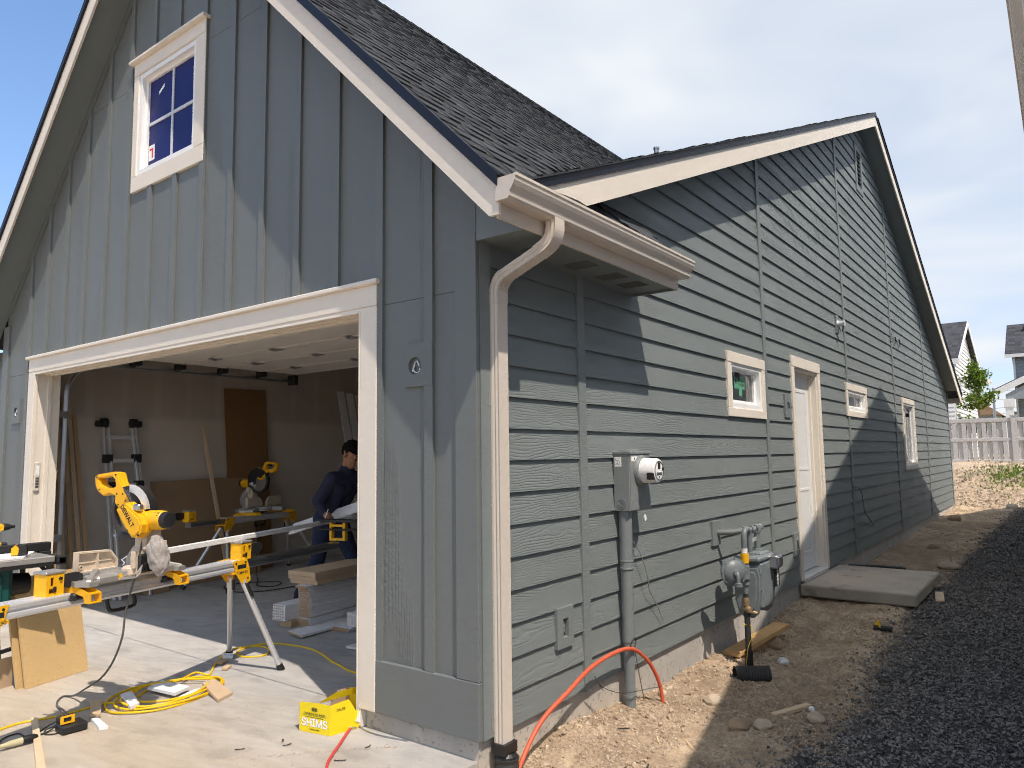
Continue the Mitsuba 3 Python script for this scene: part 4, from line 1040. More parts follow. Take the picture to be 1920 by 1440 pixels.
put('loose_wire', Mb().tube(spline([(0.05, 1.60, 0.86), (0.06, 1.70, 0.76), (0.07, 1.78, 0.60), (0.06, 1.83, 0.48), (0.05, 1.95, 0.37), (0.045, 2.06, 0.23)]), 0.0035, 6), 'cast', smooth=True, label='thin grey wire hanging loose right of the meter conduit', cat='wire')
put('dark_wire', Mb().tube(spline([(0.03, 1.57, 0.95), (0.028, 1.575, 0.6), (0.03, 1.60, 0.3), (0.04, 1.64, 0.05), (0.05, 1.72, -0.25)]), 0.0025, 6), 'black', smooth=True, label='thin dark wire running straight down behind the meter conduit', cat='wire')
oc = [(0.14, 0.06, -0.32), (0.13, 0.16, -0.16), (0.13, 0.36, 0.01), (0.15, 0.62, 0.115), (0.13, 0.9, 0.175), (0.125, 1.2, 0.195), (0.12, 1.42, 0.17), (0.13, 1.56, 0.10), (0.15, 1.66, 0.0), (0.17, 1.73, -0.14), (0.18, 1.76, -0.34)]
put('orange_conduit', Mb().tube(spline(oc), 0.0130, 12), 'orange', smooth=True, label='bright orange conduit arching from the dirt past the meter pipe', cat='conduit')
put('tie_wire', Mb().tube(spline([(0.09, 1.10, -0.02), (0.10, 0.98, 0.10), (0.09, 1.1, 0.0), (0.12, 1.30, -0.08), (0.16, 1.6, -0.12), (0.18, 1.74, -0.14)]), 0.0022, 5).tube(spline([(0.115, 1.44, 0.21), (0.122, 1.47, 0.23), (0.115, 1.50, 0.20), (0.12, 1.46, 0.15), (0.11, 1.43, 0.19)]), 0.004, 6), 'black_rubber', smooth=True, label='dark tie wire wrapped round the meter pipe and orange conduit', cat='wire')
put('wall_wire', Mb().tube(spline([(0.03, 8.30, 0.93), (0.07, 8.45, 0.92), (0.08, 8.62, 0.83), (0.08, 8.68, 0.68), (0.10, 8.66, 0.55), (0.12, 8.78, 0.47), (0.14, 9.02, 0.33)]), 0.005, 6).tube(spline([(0.03, 8.45, 0.40), (0.06, 8.7, 0.40), (0.13, 9.0, 0.31)]), 0.004, 6), 'black_rubber', smooth=True, label='loose wires poking from the siding right of the white door', cat='wire')

gm = thing('gas_meter', 'grey gas meter with round regulator and yellow collar beside the side wall', 'gas meter')
gxp = 0.33                                                        # distance of the riser from the wall
ry = 3.02
put(gm + '__riser', Mb().lathe([(0, 0), (0.024, 0), (0.024, 0.60), (0, 0.60)], (gxp, ry, -0.30), n=14), 'black_rubber', smooth=40)
put(gm + '__riser', Mb().lathe([(0, 0), (0.021, 0), (0.021, 0.30), (0, 0.30)], (gxp, ry, 0.26), n=14), 'gas_grey', smooth=40)
put(gm + '__sleeve', Mb().lathe([(0.024, 0), (0.034, 0), (0.032, 0.20), (0.024, 0.20)], (gxp, ry, -0.36), n=14), 'black', smooth=40)
put(gm + '__shutoff_valve', Mb().lathe([(0.0, 0), (0.026, 0), (0.03, 0.02), (0.03, 0.05), (0.026, 0.07), (0, 0.07)], (gxp, ry, 0.20), n=14).lathe([(0, -0.02), (0.028, -0.02), (0.028, 0.035), (0.018, 0.05), (0, 0.05)], (gxp, ry, 0.175), (0.8, -0.6, 0), 14).bar((gxp + 0.02, ry, 0.155), (gxp + 0.08, ry + 0.02, 0.15), 0.022, 0.02, bev=0.004), 'brass', smooth=40)
put(gm + '__union', Mb().lathe([(0.021, 0), (0.034, 0.002), (0.034, 0.02), (0.030, 0.025), (0.030, 0.13), (0.034, 0.135), (0.034, 0.16), (0.022, 0.165)], (gxp, ry, 0.37), n=16), 'gas_grey', smooth=40)
put(gm + '__collar', Mb().lathe([(0.022, 0), (0.0335, 0.001), (0.0335, 0.075), (0.022, 0.076)], (gxp, ry, 0.545), n=18), 'yellow', smooth=40)
put(gm + '__tag', Mb().lathe([(0.021, 0), (0.024, 0.001), (0.024, 0.038), (0.021, 0.039)], (gxp, ry, 0.625), n=16), 'paper', smooth=40)
loop = [(gxp, ry, 0.60), (gxp, ry, 0.72)] + [(gxp, ry + 0.065 - 0.065 * math.cos(t), 0.74 + 0.075 * math.sin(t)) for t in np.linspace(0.15, math.pi - 0.15, 12)] + [(gxp, ry + 0.13, 0.72), (gxp, ry + 0.13, 0.60)]
put(gm + '__goose_neck', Mb().tube(loop, 0.0235, 14), 'gas_grey', smooth=True)
rgd = thing(gm + '__regulator', None, None)
rc, rd = V3(gxp - 0.02, ry - 0.205, 0.50), unit((0.75, -0.66, 0.0))
put(rgd + '__diaphragm', Mb().lathe([(0, -0.05), (0.05, -0.05), (0.095, -0.02), (0.112, -0.008), (0.112, 0.010), (0.094, 0.014), (0.085, 0.03), (0.055, 0.045), (0.03, 0.048), (0.03, 0.06), (0.018, 0.064), (0, 0.064)], rc, rd, 28), 'gas_grey', smooth=40)
bl = Mb()
for t in np.linspace(0, 2 * np.pi, 8, endpoint=False):
    x = unit(np.cross(rd, (0, 0, 1))); p = rc + 0.103 * (math.cos(t) * x + math.sin(t) * V3(0, 0, 1)) + rd * 0.010
    bl.lathe([(0, 0), (0.008, 0), (0.008, 0.007), (0, 0.007)], p, rd, 6)
put(rgd + '__bolts', bl, 'gas_grey')
put(rgd + '__vent_spout', Mb().tube(spline([rc + rd * 0.05 + V3(0, 0, -0.0), rc + rd * 0.066 + V3(0, 0, -0.03), rc + rd * 0.07 + V3(0, 0, -0.085)]), [0.016] * 16 + [0.026], 12).lathe([(0, 0), (0.032, 0), (0.032, 0.014), (0, 0.014)], rc + rd * 0.07 + V3(0, 0, -0.105), n=14), 'gas_grey', smooth=40)
put(rgd + '__body', Mb().tube([rc + V3(0.0, 0.02, 0), V3(gxp, ry, 0.47)], 0.036, 12).lathe([(0, 0), (0.042, 0), (0.042, 0.10), (0, 0.10)], (gxp, ry - 0.02, 0.42), n=14), 'gas_grey', smooth=40)
mb_ = thing(gm + '__meter_body', None, None)
my0, my1 = ry + 0.02, ry + 0.42
mc = V3(gxp, (my0 + my1) / 2, 0.355)
put(mb_ + '__tank', Mb().obox(mc, (0.105, 0, 0), (0, 0.155, 0), (0, 0, 0.20), 0.03), 'gas_grey')
for s in (-1, 1):
    lob = [(-0.10, 0.18), (0.10, 0.18), (0.115, 0.10), (0.105, -0.10), (0.08, -0.20), (0.04, -0.235), (-0.04, -0.235), (-0.08, -0.20), (-0.105, -0.10), (-0.115, 0.10)]
    dm = Mb()
    for i, (sc, h) in enumerate(((1.0, 0.02), (0.92, 0.05), (0.75, 0.075))):
        dm.prism([(a * sc, b * sc - 0.02) for a, b in lob], mc + V3(0, s * (0.155 if i == 0 else 0.155), 0), (1, 0, 0), (0, 0, 1), (0, s * h, 0))
    for a, b in ((0.108, 0.12), (0.112, 0.0), (0.10, -0.12), (-0.108, 0.12), (-0.1, -0.1)): dm.lathe([(0, 0), (0.011, 0), (0.011, 0.01), (0, 0.01)], mc + V3(a, s * 0.165, b - 0.02), (0, s, 0), 8)
    put(mb_ + '__end_bell', dm, 'gas_grey', smooth=30)
put(mb_ + '__top_cover', Mb().obox(mc + V3(0, 0, 0.215), (0.112, 0, 0), (0, 0.195, 0), (0, 0, 0.022), 0.014).obox(mc + V3(0.0, 0.06, 0.24), (0.08, 0, 0), (0, 0.11, 0), (0, 0, 0.018), 0.012), 'gas_grey')
put(mb_ + '__index', Mb().obox(mc + V3(0.12, 0.15, 0.17), (0.05, 0, 0), (0, 0.075, 0), (0, 0, 0.055), 0.012).obox(mc + V3(0.172, 0.155, 0.175), (0.006, 0, 0), (0, 0.05, 0), (0, 0, 0.035), 0.003), 'steel')
put(mb_ + '__index_glass', Mb().obox(mc + V3(0.121, 0.20, 0.03), (0.006, 0, 0), (0, 0.055, 0), (0, 0, 0.075), 0.003), 'black')
rg = Mb()
for i in range(5): rg.lathe([(0.011, 0), (0.014, 0), (0.014, 0.004), (0.011, 0.004)], mc + V3(0.127, 0.20, 0.085 - i * 0.028), (1, 0, 0), 12)
put(mb_ + '__dial', rg, 'paper')
oy = ry + 0.32
put(gm + '__outlet_pipe', Mb().lathe([(0, 0), (0.026, 0), (0.026, 0.20), (0, 0.20)], (gxp, oy, 0.59), n=14).lathe([(0.026, 0), (0.043, 0.002), (0.043, 0.018), (0.037, 0.022), (0.037, 0.036), (0.043, 0.038), (0.043, 0.05), (0.026, 0.052)], (gxp, oy, 0.575), n=14), 'gas_grey', smooth=40)
put(gm + '__inlet_nut', Mb().lathe([(0.02, 0), (0.04, 0.002), (0.04, 0.03), (0.02, 0.032)], (gxp, ry + 0.13, 0.585), n=8), 'gas_grey')
fy = 3.20
put(gm + '__house_pipe', Mb().tube([(0.02, fy, 0.757), (0.15, fy + 0.03, 0.765), (0.30, fy + 0.10, 0.79), (gxp, oy - 0.02, 0.80)], 0.023, 14), 'pipe_grey', smooth=True)
put(gm + '__elbow', Mb().lathe([(0, 0), (0.034, 0), (0.036, 0.03), (0.03, 0.06), (0, 0.06)], (gxp, oy, 0.765), n=12).lathe([(0, -0.03), (0.032, -0.03), (0.034, 0.02), (0.024, 0.05), (0.024, 0.07), (0, 0.07)], (gxp, oy, 0.80), (0.2, 0.95, 0.1), 12).lathe([(0.022, 0), (0.037, 0), (0.037, 0.035), (0.022, 0.035)], (0.24, fy + 0.072, 0.778), (0.82, 0.5, 0.13), 8).lathe([(0.022, 0), (0.033, 0), (0.033, 0.02), (0.022, 0.02)], (0.30, fy + 0.10, 0.79), (0.7, 0.7, 0.1), 8), 'gas_grey', smooth=30)
put(gm + '__clip', Mb().bar((gxp, ry + 0.15, 0.70), (gxp, oy - 0.02, 0.715), 0.006, 0.03).bar((gxp + 0.01, oy + 0.01, 0.80), (gxp + 0.015, oy + 0.05, 0.83), 0.01, 0.02), 'aluminium')
put(gm + '__tracer_wire', Mb().tube(spline([(gxp + 0.03, ry, 0.05), (gxp - 0.02, ry - 0.03, 0.055), (gxp, ry + 0.03, 0.065), (gxp + 0.03, ry + 0.03, -0.02), (gxp + 0.01, ry - 0.035, -0.12), (gxp - 0.01, ry - 0.04, -0.26)]), 0.003, 6), 'yellow_cord', smooth=True)


def corrugated(L, r, n, amp=0.09):
    return [(r * (1 - amp * (i % 2)), L * i / (n - 1)) for i in range(n)]


cp = [(0.055, 0.0), (0.055, 0.001)] + corrugated(0.26, 0.068, 25) + [(0.058, 0.26), (0.056, 0.01)]
put('corrugated_pipe', Mb().lathe(cp, (0.36, 2.62, -0.245), (0.80, 0.60, 0.0), 26), 'black_rubber', smooth=30, label='short black corrugated pipe lying at the foot of the gas riser', cat='pipe')
dp = [(0.05, 0.0)] + corrugated(0.26, 0.066, 13, 0.10) + [(0.052, 0.26), (0.05, 0.02)]
dk_ = thing('drain_pipe', 'black corrugated drain pipe under the downspout', 'drain pipe')
put(dk_ + '__pipe', Mb().lathe(dp, (0.075, 0.13, -0.365), n=24), 'black_rubber', smooth=30)
put(dk_ + '__adapter', Mb().prism([(-0.04, -0.055), (0.04, -0.055), (0.04, 0.055), (-0.04, 0.055)], (0.066, DY, -0.085), (1, 0, 0), (0, 1, 0), (0, 0, 0.055)).lathe([(0.03, 0), (0.062, 0), (0.058, 0.02), (0.045, 0.035)], (0.072, 0.13, -0.115), n=20), 'black')
put('black_pipe', Mb().tube([(0.03, 7.85, -0.12), (0.35, 8.05, -0.13), (0.62, 8.2, -0.15)], 0.03, 12).lathe([(0, 0), (0.022, 0), (0.022, 0.04), (0, 0.04)], (0.62, 8.2, -0.15), (0.85, 0.5, -0.06), 10), 'black', smooth=40, label='black pipe stub sticking out of the foundation right of the step', cat='pipe')

for i, (x, y, r, fl, mt, lb) in enumerate(((0.42, 2.02, 0.075, 0.62, 'stone_tan', 'smooth pale boulder in the sun left of the corrugated pipe'), (0.24, 3.95, 0.085, 0.9, 'stone_brown', 'round brown rock against the foundation beyond the plank'),
        (0.74, 1.66, 0.085, 0.45, 'stone_brown', 'flat brown rock left of the flat wood stake'), (0.86, 1.75, 0.07, 0.5, 'stone_tan', 'tan flat rock between the brown rock and the stake'), (1.08, 2.12, 0.075, 0.5, 'stone_tan', 'wedge shaped tan rock at the edge of the gravel'),
        (0.99, 9.6, 0.17, 0.4, 'stone_tan', 'large flat river stone lying beyond the step'), (0.12, 1.86, 0.035, 0.8, 'stone_tan', 'small grey cobble at the end of the orange conduit'), (0.36, 16.5, 0.16, 0.7, 'stone_brown', 'dark rock by the far end of the foundation'),
        (0.55, 11.6, 0.13, 0.5, 'stone_brown', 'brown stone half buried far along the wall'), (1.25, 20.5, 0.2, 0.6, 'stone_tan', 'pale stone near the far corner of the house'))):
    v, f = stone(r, fl, 60, 300 + i)
    m = trimesh.Trimesh(v, f).subdivide().subdivide(); trimesh.smoothing.filter_taubin(m, iterations=6)
    vv = np.asarray(m.vertices); a = 0.5 * i
    vv = np.stack([vv[:, 0] * math.cos(a) - vv[:, 1] * math.sin(a), vv[:, 0] * math.sin(a) + vv[:, 1] * math.cos(a), vv[:, 2]], 1)
    put('rock', (vv + V3(x, y, gh(x, y) + 0.3 * r * fl), np.asarray(m.faces)), mt, smooth=True, label=lb, cat='rock')
pl = Mb().obox((0.17, 3.72, gh(0.17, 3.3) + 0.07), V3(0.072, -0.006, 0.0), V3(0.04, 0.56, 0.02), (0.0, 0, 0.02), 0.004)
put('plank', pl, 'pine', label='bright pine plank leaning on the dirt beside the gas riser', cat='plank')
put('wood_stake', Mb().obox((0.90, 2.20, gh(0.9, 2.2) + 0.016), V3(0.021, -0.012, 0), V3(0.07, 0.17, 0.0), (0, 0, 0.012), 0.002), 'pale_wood', label='flat weathered wood stake lying in the shaded dirt', cat='stake')
put('wood_shim', Mb().obox((1.26, 6.5, gh(1.26, 6.5) + 0.02), V3(0.04, 0.02, 0.0), V3(-0.03, 0.22, 0.01), (0, 0, 0.008)), 'pale_wood', label='scrap board by the far corner of the concrete step', cat='scrap')
put('golf_ball', Mb().lathe([(0.021 * math.sin(t), -0.021 * math.cos(t)) for t in np.linspace(0, math.pi, 12)], (1.01, 2.28, gh(1.01, 2.28) + 0.018), n=16), 'paper', smooth=True, label='small white ball in the dirt right of the wood stake', cat='ball')
fg = thing('marker_flag', 'bright yellow marker flag crumpled on the dirt in front of the step', 'flag')
put(fg + '__flag', Mb().prism([(0, 0), (0.10, 0.01), (0.06, 0.09)], (0.88, 4.88, gh(0.9, 4.9) + 0.01), unit((0.8, -0.5, 0.1)), (0.1, 0.3, 0.95), (0.002, 0.004, 0)), 'yellow_cord')
put(fg + '__tube', Mb().tube([(0.90, 4.86, gh(0.9, 4.86) + 0.025), (1.06, 4.86, gh(1.06, 4.86) + 0.03)], 0.026, 12), 'black')
v, f = stone(0.05, 0.8, 22, 77)
put('plastic_litter', (v + V3(0.48, 3.42, gh(0.48, 3.42) + 0.03), f), 'clear_plastic', label='crumpled scrap of clear plastic on the dirt past the plank', cat='litter')
for i, (x, y, L, a) in enumerate(((0.64, 1.18, 0.10, 2.4), (0.50, 1.02, 0.06, 2.2), (0.27, 0.95, 0.07, 0.4), (0.62, 0.62, 0.09, 1.9))):
    z = gh(x, y) + 0.012
    put('wood_splinter', Mb().bar((x, y, z), (x + L * math.cos(a), y + L * math.sin(a), z + 0.008), 0.008, 0.005), 'pale_wood' if i < 2 else 'black_rubber', label=('longer pale wood splinter lying on the dirt at the shade edge', 'shorter pale wood splinter nearer the bottom of the picture', 'dark twig on the sunlit dirt near the meter pipe', 'dark twig in the dirt at the bottom of the picture')[i], cat='splinter' if i < 2 else 'twig', group='pale splinters on the dirt' if i < 2 else 'dark twigs on the dirt')

# ------------------------------------------------------------------ saw stands and saws
U1, V1 = V3(-0.2559, 0.9667, 0), V3(0.9667, 0.2559, 0)


def frame(o, u, v):
    o, u, v = np.asarray(o, float), unit(u), unit(v)
    return lambda p: o + np.asarray(p, float)[..., :1] * u + np.asarray(p, float)[..., 1:2] * v + np.asarray(p, float)[..., 2:3] * V3(0, 0, 1)


class Lm(Mb):
    """Mb in a local frame: built in (u, v, w), then placed"""
    def done(s, L, flip=False):
        m = Mb(); m.n = s.n; m.v = [L(v) for v in s.v]; m.f = [f[:, ::-1] if flip else f for f in s.f]
        return m


def make_stand(o, u, v, u0, u1, lbl, feet, tail=0.0, brackets=(-0.77, 0.95), stops=(-0.43, 1.03)):
    L = frame(o, u, v)
    fl = np.dot(np.cross(unit(u), unit(v)), (0, 0, 1)) < 0
    k = thing('saw_stand', lbl, 'saw stand', 'folding saw stands')
    P = lambda n, m, mt, sm=False: put(k + '__' + n, m.done(L, fl), mt, smooth=sm)
    prof = [(-0.062, 0), (-0.03, 0), (-0.03, -0.006), (-0.012, -0.006), (-0.012, 0), (0.012, 0), (0.012, -0.006), (0.03, -0.006), (0.03, 0), (0.062, 0), (0.066, -0.008), (0.064, -0.026), (0.052, -0.032), (0.052, -0.040), (0.064, -0.046), (0.066, -0.062), (0.060, -0.074),
            (-0.060, -0.074), (-0.066, -0.062), (-0.064, -0.046), (-0.052, -0.040), (-0.052, -0.032), (-0.064, -0.026), (-0.066, -0.008)]
    P('beam', Lm().prism(prof, (u0, 0, 0), (0, 1, 0), (0, 0, 1), (u1 - u0, 0, 0)), 'aluminium')
    if tail: P('extension', Lm().prism([(a * 0.72, b * 0.8 - 0.008) for a, b in prof], (u1 - 0.1, 0, 0), (0, 1, 0), (0, 0, 1), (tail, 0, 0)), 'steel')
    for b, sg in zip(brackets, (-1, 1)):
        m = Lm()
        for s in (-1, 1):
            m.prism([(b - 0.075, 0.004), (b + 0.06, 0.004), (b + 0.085, -0.06), (b + 0.10, -0.15), (b + 0.05, -0.175), (b + 0.0, -0.15), (b - 0.045, -0.09)] if sg > 0 else [(b + 0.075, 0.004), (b - 0.06, 0.004), (b - 0.085, -0.06), (b - 0.10, -0.15), (b - 0.05, -0.175), (b, -0.15), (b + 0.045, -0.09)], (0, s * 0.069, 0), (1, 0, 0), (0, 0, 1), (0, s * 0.005, 0))
        m.box((b - 0.07, -0.07, -0.09), (b + 0.08, 0.07, -0.076))
        bk = P('bracket', m, 'yellow')
        rv = Lm()
        for s in (-1, 1):
            for a, c in ((-0.05, -0.015), (0.045, -0.015), (0.07 * sg, -0.13), (0.0, -0.085)): rv.lathe([(0, 0), (0.008, 0), (0.006, 0.004), (0, 0.004)], (b + a, s * 0.074, c), (0, s, 0), 8)
        put(bk + '__rivet', rv.done(L, fl), 'black')
        put(bk + '__label', Lm().box((b - 0.035, 0.0745, -0.055), (b + 0.05, 0.0755, -0.028)).done(L, fl), 'ink')
        if o[1] < 0: text(bk + '__lettering', 'DEWALT', 0.018, L((b + 0.012, 0.0757, -0.092)), -unit(u) if fl else unit(u), (0, 0, 1), 0.001)
        for f in feet[0 if sg > 0 else 1]:
            top = V3(b + 0.03 * sg, 0.05 * (1 if f[1] > 0 else -1), -0.12)
            f = V3(*f); d = unit(f - top)
            lg = put(k + '__leg', Lm().tube([top, f - d * 0.03], 0.0205, 14).done(L, fl), 'aluminium', smooth=40)
            put(lg + '__foot', Lm().tube([f - d * 0.05, f], [0.024, 0.027], 12).done(L, fl), 'black', smooth=40)
            put(lg + '__latch', Lm().obox(top + d * 0.10 + V3(0, 0.026, 0), d * 0.055, (0.012, 0, 0), (0, 0.011, 0), 0.004).done(L, fl), 'black')
    for a in stops:
        st = P('stop_block', Lm().prism(rect(a - 0.055, a + 0.045, 0.0, 0.115).difference(unary_union([rect(a - 0.035, a - 0.018, 0.06, 0.09), rect(a - 0.03, a + 0.02, 0.02, 0.045)])), (0, -0.05, 0), (1, 0, 0), (0, 0, 1), (0, 0.006, 0))
               .prism(rect(a - 0.055, a + 0.045, 0.0, 0.115).difference(unary_union([rect(a - 0.032, a - 0.015, 0.055, 0.10), rect(a - 0.04, a - 0.01, 0.015, 0.04)])), (0, 0.044, 0), (1, 0, 0), (0, 0, 1), (0, 0.006, 0)).box((a - 0.055, -0.043, 0.0), (a - 0.049, 0.043, 0.115)).box((a + 0.039, -0.043, 0.0), (a + 0.045, 0.043, 0.115)), 'yellow')
        put(st + '__rest', Lm().box((a - 0.064, -0.056, 0.117), (a + 0.054, 0.056, 0.133), 0.005).done(L, fl), 'cast')
        put(st + '__knob', Lm().prism([(0, -0.03), (0.02, -0.045), (0.075, -0.05), (0.10, -0.02), (0.10, 0.02), (0.075, 0.035), (0.0, 0.03)], (a + 0.05, 0.02, 0.075), (1, 0.15, 0), (0, 0, 1), (0, 0.025, 0)).done(L, fl), 'black')
        put(st + '__screw', Lm().box((a - 0.02, 0.0505, 0.02), (a + 0.0, 0.058, 0.05), 0.004).lathe([(0, 0), (0.009, 0), (0.009, 0.01), (0, 0.01)], (a + 0.022, 0.05, 0.09), (0, 1, 0), 10).done(L, fl), 'black')
    P('carry_handle', Lm().tube(spline([(-0.10, 0.03, -0.07), (-0.10, 0.05, -0.13), (-0.07, 0.05, -0.15), (0.05, 0.05, -0.15), (0.08, 0.05, -0.13), (0.08, 0.03, -0.07)]), 0.012, 8), 'black', True)
    return k


def make_saw(o, u, v, lbl, words=True):
    L = frame(o, u, v)
    fl = np.dot(np.cross(unit(u), unit(v)), (0, 0, 1)) < 0
    k = thing('miter_saw', lbl, 'miter saw', 'yellow miter saws')
    P = lambda n, m, mt, sm=False: put(k + '__' + n, m.done(L, fl), mt, smooth=sm)
    for s in (-1, 1):
        c = 0.31 * s
        m = Lm().prism([(-0.17, 0.024), (-0.14, 0.03), (0.10, 0.03), (0.16, 0.012), (0.205, -0.002), (0.21, -0.055), (0.165, -0.052), (0.15, -0.02), (0.08, -0.004), (-0.12, -0.004), (-0.17, -0.01)], (c - 0.035, 0, 0.004), (0, 1, 0), (0, 0, 1), (0.005, 0, 0))
        m.prism([(-0.17, 0.024), (-0.14, 0.03), (0.10, 0.03), (0.16, 0.012), (0.205, -0.002), (0.21, -0.055), (0.165, -0.052), (0.15, -0.02), (0.08, -0.004), (-0.12, -0.004), (-0.17, -0.01)], (c + 0.03, 0, 0.004), (0, 1, 0), (0, 0, 1), (0.005, 0, 0))
        m.prism(rect(c - 0.035, c + 0.035, -0.052, 0.004).difference(rect(c - 0.026, c + 0.026, -0.046, -0.003)), (0, 0.16, 0), (1, 0, 0), (0, 0, 1), (0, 0.045, 0)).box((c - 0.03, -0.12, 0.024), (c + 0.03, 0.08, 0.033))
        P('mount', m, 'yellow')
        P('mount_clamp', Lm().box((c - 0.05, 0.02, -0.04), (c + 0.05, 0.10, 0.0), 0.01).lathe([(0, 0), (0.02, 0), (0.02, 0.03), (0, 0.03)], (c - 0.05 * s, 0.11, 0.045), (0, 1, 0.2), 12), 'black')
    b = Lm().box((-0.27, -0.06, 0.036), (0.27, 0.17, 0.082), 0.012)
    for s in (-1, 1):
        b.prism([(0.20, -0.05), (0.30, -0.07), (0.36, 0.10), (0.335, 0.185), (0.28, 0.185), (0.24, 0.10)] if s > 0 else [(-0.20, -0.05), (-0.30, -0.07), (-0.36, 0.10), (-0.335, 0.185), (-0.28, 0.185), (-0.24, 0.10)], (0, 0, 0.034), (1, 0, 0), (0, 1, 0), (0, 0, 0.026))
        b.bar((s * 0.20, 0.06, 0.10), (s * 0.325, 0.165, 0.055), 0.035, 0.03, bev=0.006)
    P('base', b, 'cast')
    P('turntable', Lm().lathe([(0, 0), (0.185, 0), (0.19, 0.012), (0.19, 0.03), (0, 0.032)], (0.0, 0.03, 0.06), n=36).prism([(-0.05, -0.12), (0.05, -0.12), (0.04, -0.30), (-0.04, -0.30)], (0, 0, 0.045), (1, 0, 0), (0, 1, 0), (0, 0, 0.045)).lathe([(0.19, 0), (0.20, 0), (0.20, 0.014), (0.19, 0.014)], (0, 0.03, 0.045), n=36), 'cast', 40)
    P('bevel_scale', Lm().box((-0.14, 0.171, 0.045), (-0.10, 0.176, 0.078), 0.001), 'yellow')
    P('dust_cover', Lm().box((-0.10, 0.13, 0.055), (0.09, 0.215, 0.115), 0.014).lathe([(0, 0), (0.02, 0), (0.02, 0.03), (0.008, 0.034), (0, 0.034)], (0.03, 0.21, 0.075), (0, 1, 0), 12), 'tan_cast')
    for s, a0, a1, ti in ((-1, -0.30, -0.035, 1), (1, 0.05, 0.32, 0)):
        hi, lo = (a0, a1) if s < 0 else (a1, a0)
        pl = [(hi, 0.092), (lo, 0.092), (lo, 0.145), (lo + 0.05 * s, 0.205), (hi, 0.215)]
        m = Lm().prism(pl, (0, 0.0, 0), (1, 0, 0), (0, 0, 1), (0, 0.012, 0))
        ol = Polygon(pl)
        m.prism(ol.difference(ol.buffer(-0.010)), (0, 0.012, 0), (1, 0, 0), (0, 0, 1), (0, 0.024, 0))
        m.box(((hi + lo) / 2 - 0.004, 0.012, 0.10), ((hi + lo) / 2 + 0.004, 0.034, 0.20)).box((min(hi, lo), 0.012, 0.145), (max(hi, lo) - 0.02, 0.02, 0.149))
        m.lathe([(0.006, 0), (0.014, 0), (0.014, 0.012), (0.006, 0.012)], (hi - s * 0.035, 0.012, 0.125), (0, 1, 0), 12)
        P('fence', m, 'tan_cast')
        P('fence_rail', Lm().box((min(hi, lo), -0.015, 0.083), (max(hi, lo), 0.05, 0.10), 0.005), 'cast')
    P('pivot', Lm().box((-0.07, 0.165, 0.06), (0.05, 0.25, 0.22), 0.012).box((-0.055, 0.18, 0.20), (0.035, 0.27, 0.315), 0.012).lathe([(0, -0.07), (0.035, -0.07), (0.035, 0.06), (0, 0.06)], (0, 0.235, 0.30), (1, 0, 0), 18).box((-0.09, 0.20, 0.10), (-0.07, 0.23, 0.20), 0.004), 'tan_cast', 30)
    P('pivot_recess', Lm().box((-0.076, 0.235, 0.075), (0.03, 0.262, 0.185), 0.008).lathe([(0, 0), (0.03, 0), (0.03, 0.02), (0, 0.02)], (-0.02, 0.262, 0.11), (0, 1, 0), 14), 'black', 40)
    P('spring_wire', Lm().tube([(-0.08, 0.16, 0.17), (-0.09, 0.13, 0.15), (-0.09, 0.155, 0.135), (-0.09, 0.14, 0.12)], 0.004, 6).tube([(-0.085, 0.26, 0.085), (-0.085, 0.29, 0.125), (-0.085, 0.275, 0.08), (-0.085, 0.25, 0.06)], 0.005, 6), 'aluminium')
    belt = [(0.105, 0.440), (0.125, 0.470), (0.17, 0.480), (0.20, 0.462), (0.295, 0.40), (0.315, 0.36), (0.305, 0.315), (0.27, 0.285), (0.235, 0.285), (0.20, 0.315), (0.14, 0.385)]
    h = P('belt_cover', Lm().prism(belt, (-0.115, 0, 0), (0, 1, 0), (0, 0, 1), (0.035, 0, 0)).prism(Polygon(belt).buffer(-0.014), (-0.122, 0, 0), (0, 1, 0), (0, 0, 1), (0.008, 0, 0)).prism(Polygon(belt).buffer(0.006), (-0.08, 0, 0), (0, 1, 0), (0, 0, 1), (0.03, 0, 0)), 'yellow', 30)
    if words:
        e = unit(V3(0.115, 0, -0.150)[[1, 0, 2]] + V3(0, 0.115, 0)); ev = unit(L((0, 0.62, -0.78)) - L((0, 0, 0)))
        up = unit(L((0, 0.78, 0.62)) - L((0, 0, 0)))
        text(h + '__lettering', 'DEWALT', 0.027, L((-0.1225, 0.190, 0.400)), ev, up, 0.0012, bold=True)
    sc = Lm()
    for a, c in ((0.13, 0.455), (0.285, 0.30), (0.20, 0.325)): sc.lathe([(0, 0), (0.006, 0), (0.006, 0.004), (0, 0.004)], (-0.115, a, c), (-1, 0, 0), 8)
    put(h + '__screw', sc.done(L, fl), 'black')
    outer = Polygon([(-0.200, 0.632), (-0.17, 0.648), (-0.04, 0.662), (0.0, 0.655), (0.022, 0.60), (0.055, 0.565), (0.085, 0.545), (0.10, 0.50), (0.125, 0.47), (0.10, 0.43), (0.055, 0.425), (0.01, 0.445), (-0.02, 0.475), (-0.02, 0.515), (-0.06, 0.53), (-0.12, 0.515), (-0.165, 0.54), (-0.188, 0.57)])
    hole = Polygon([(-0.160, 0.618), (-0.055, 0.630), (-0.028, 0.612), (-0.02, 0.578), (-0.05, 0.566), (-0.10, 0.566), (-0.14, 0.585)]).buffer(0.004)
    m = Lm()
    for bf, t in ((0.0, 0.024), (-0.007, 0.032)):
        m.prism(outer.buffer(bf).difference(hole.buffer(-bf)), (-t, 0, 0), (0, 1, 0), (0, 0, 1), (2 * t, 0, 0))
    hd = P('handle', m, 'yellow', 30)
    put(hd + '__trigger', Lm().obox((0, -0.055, 0.618), (0.014, 0, 0), (0, 0.042, 0.008), (0, -0.003, 0.012), 0.005).done(L, fl), 'black')
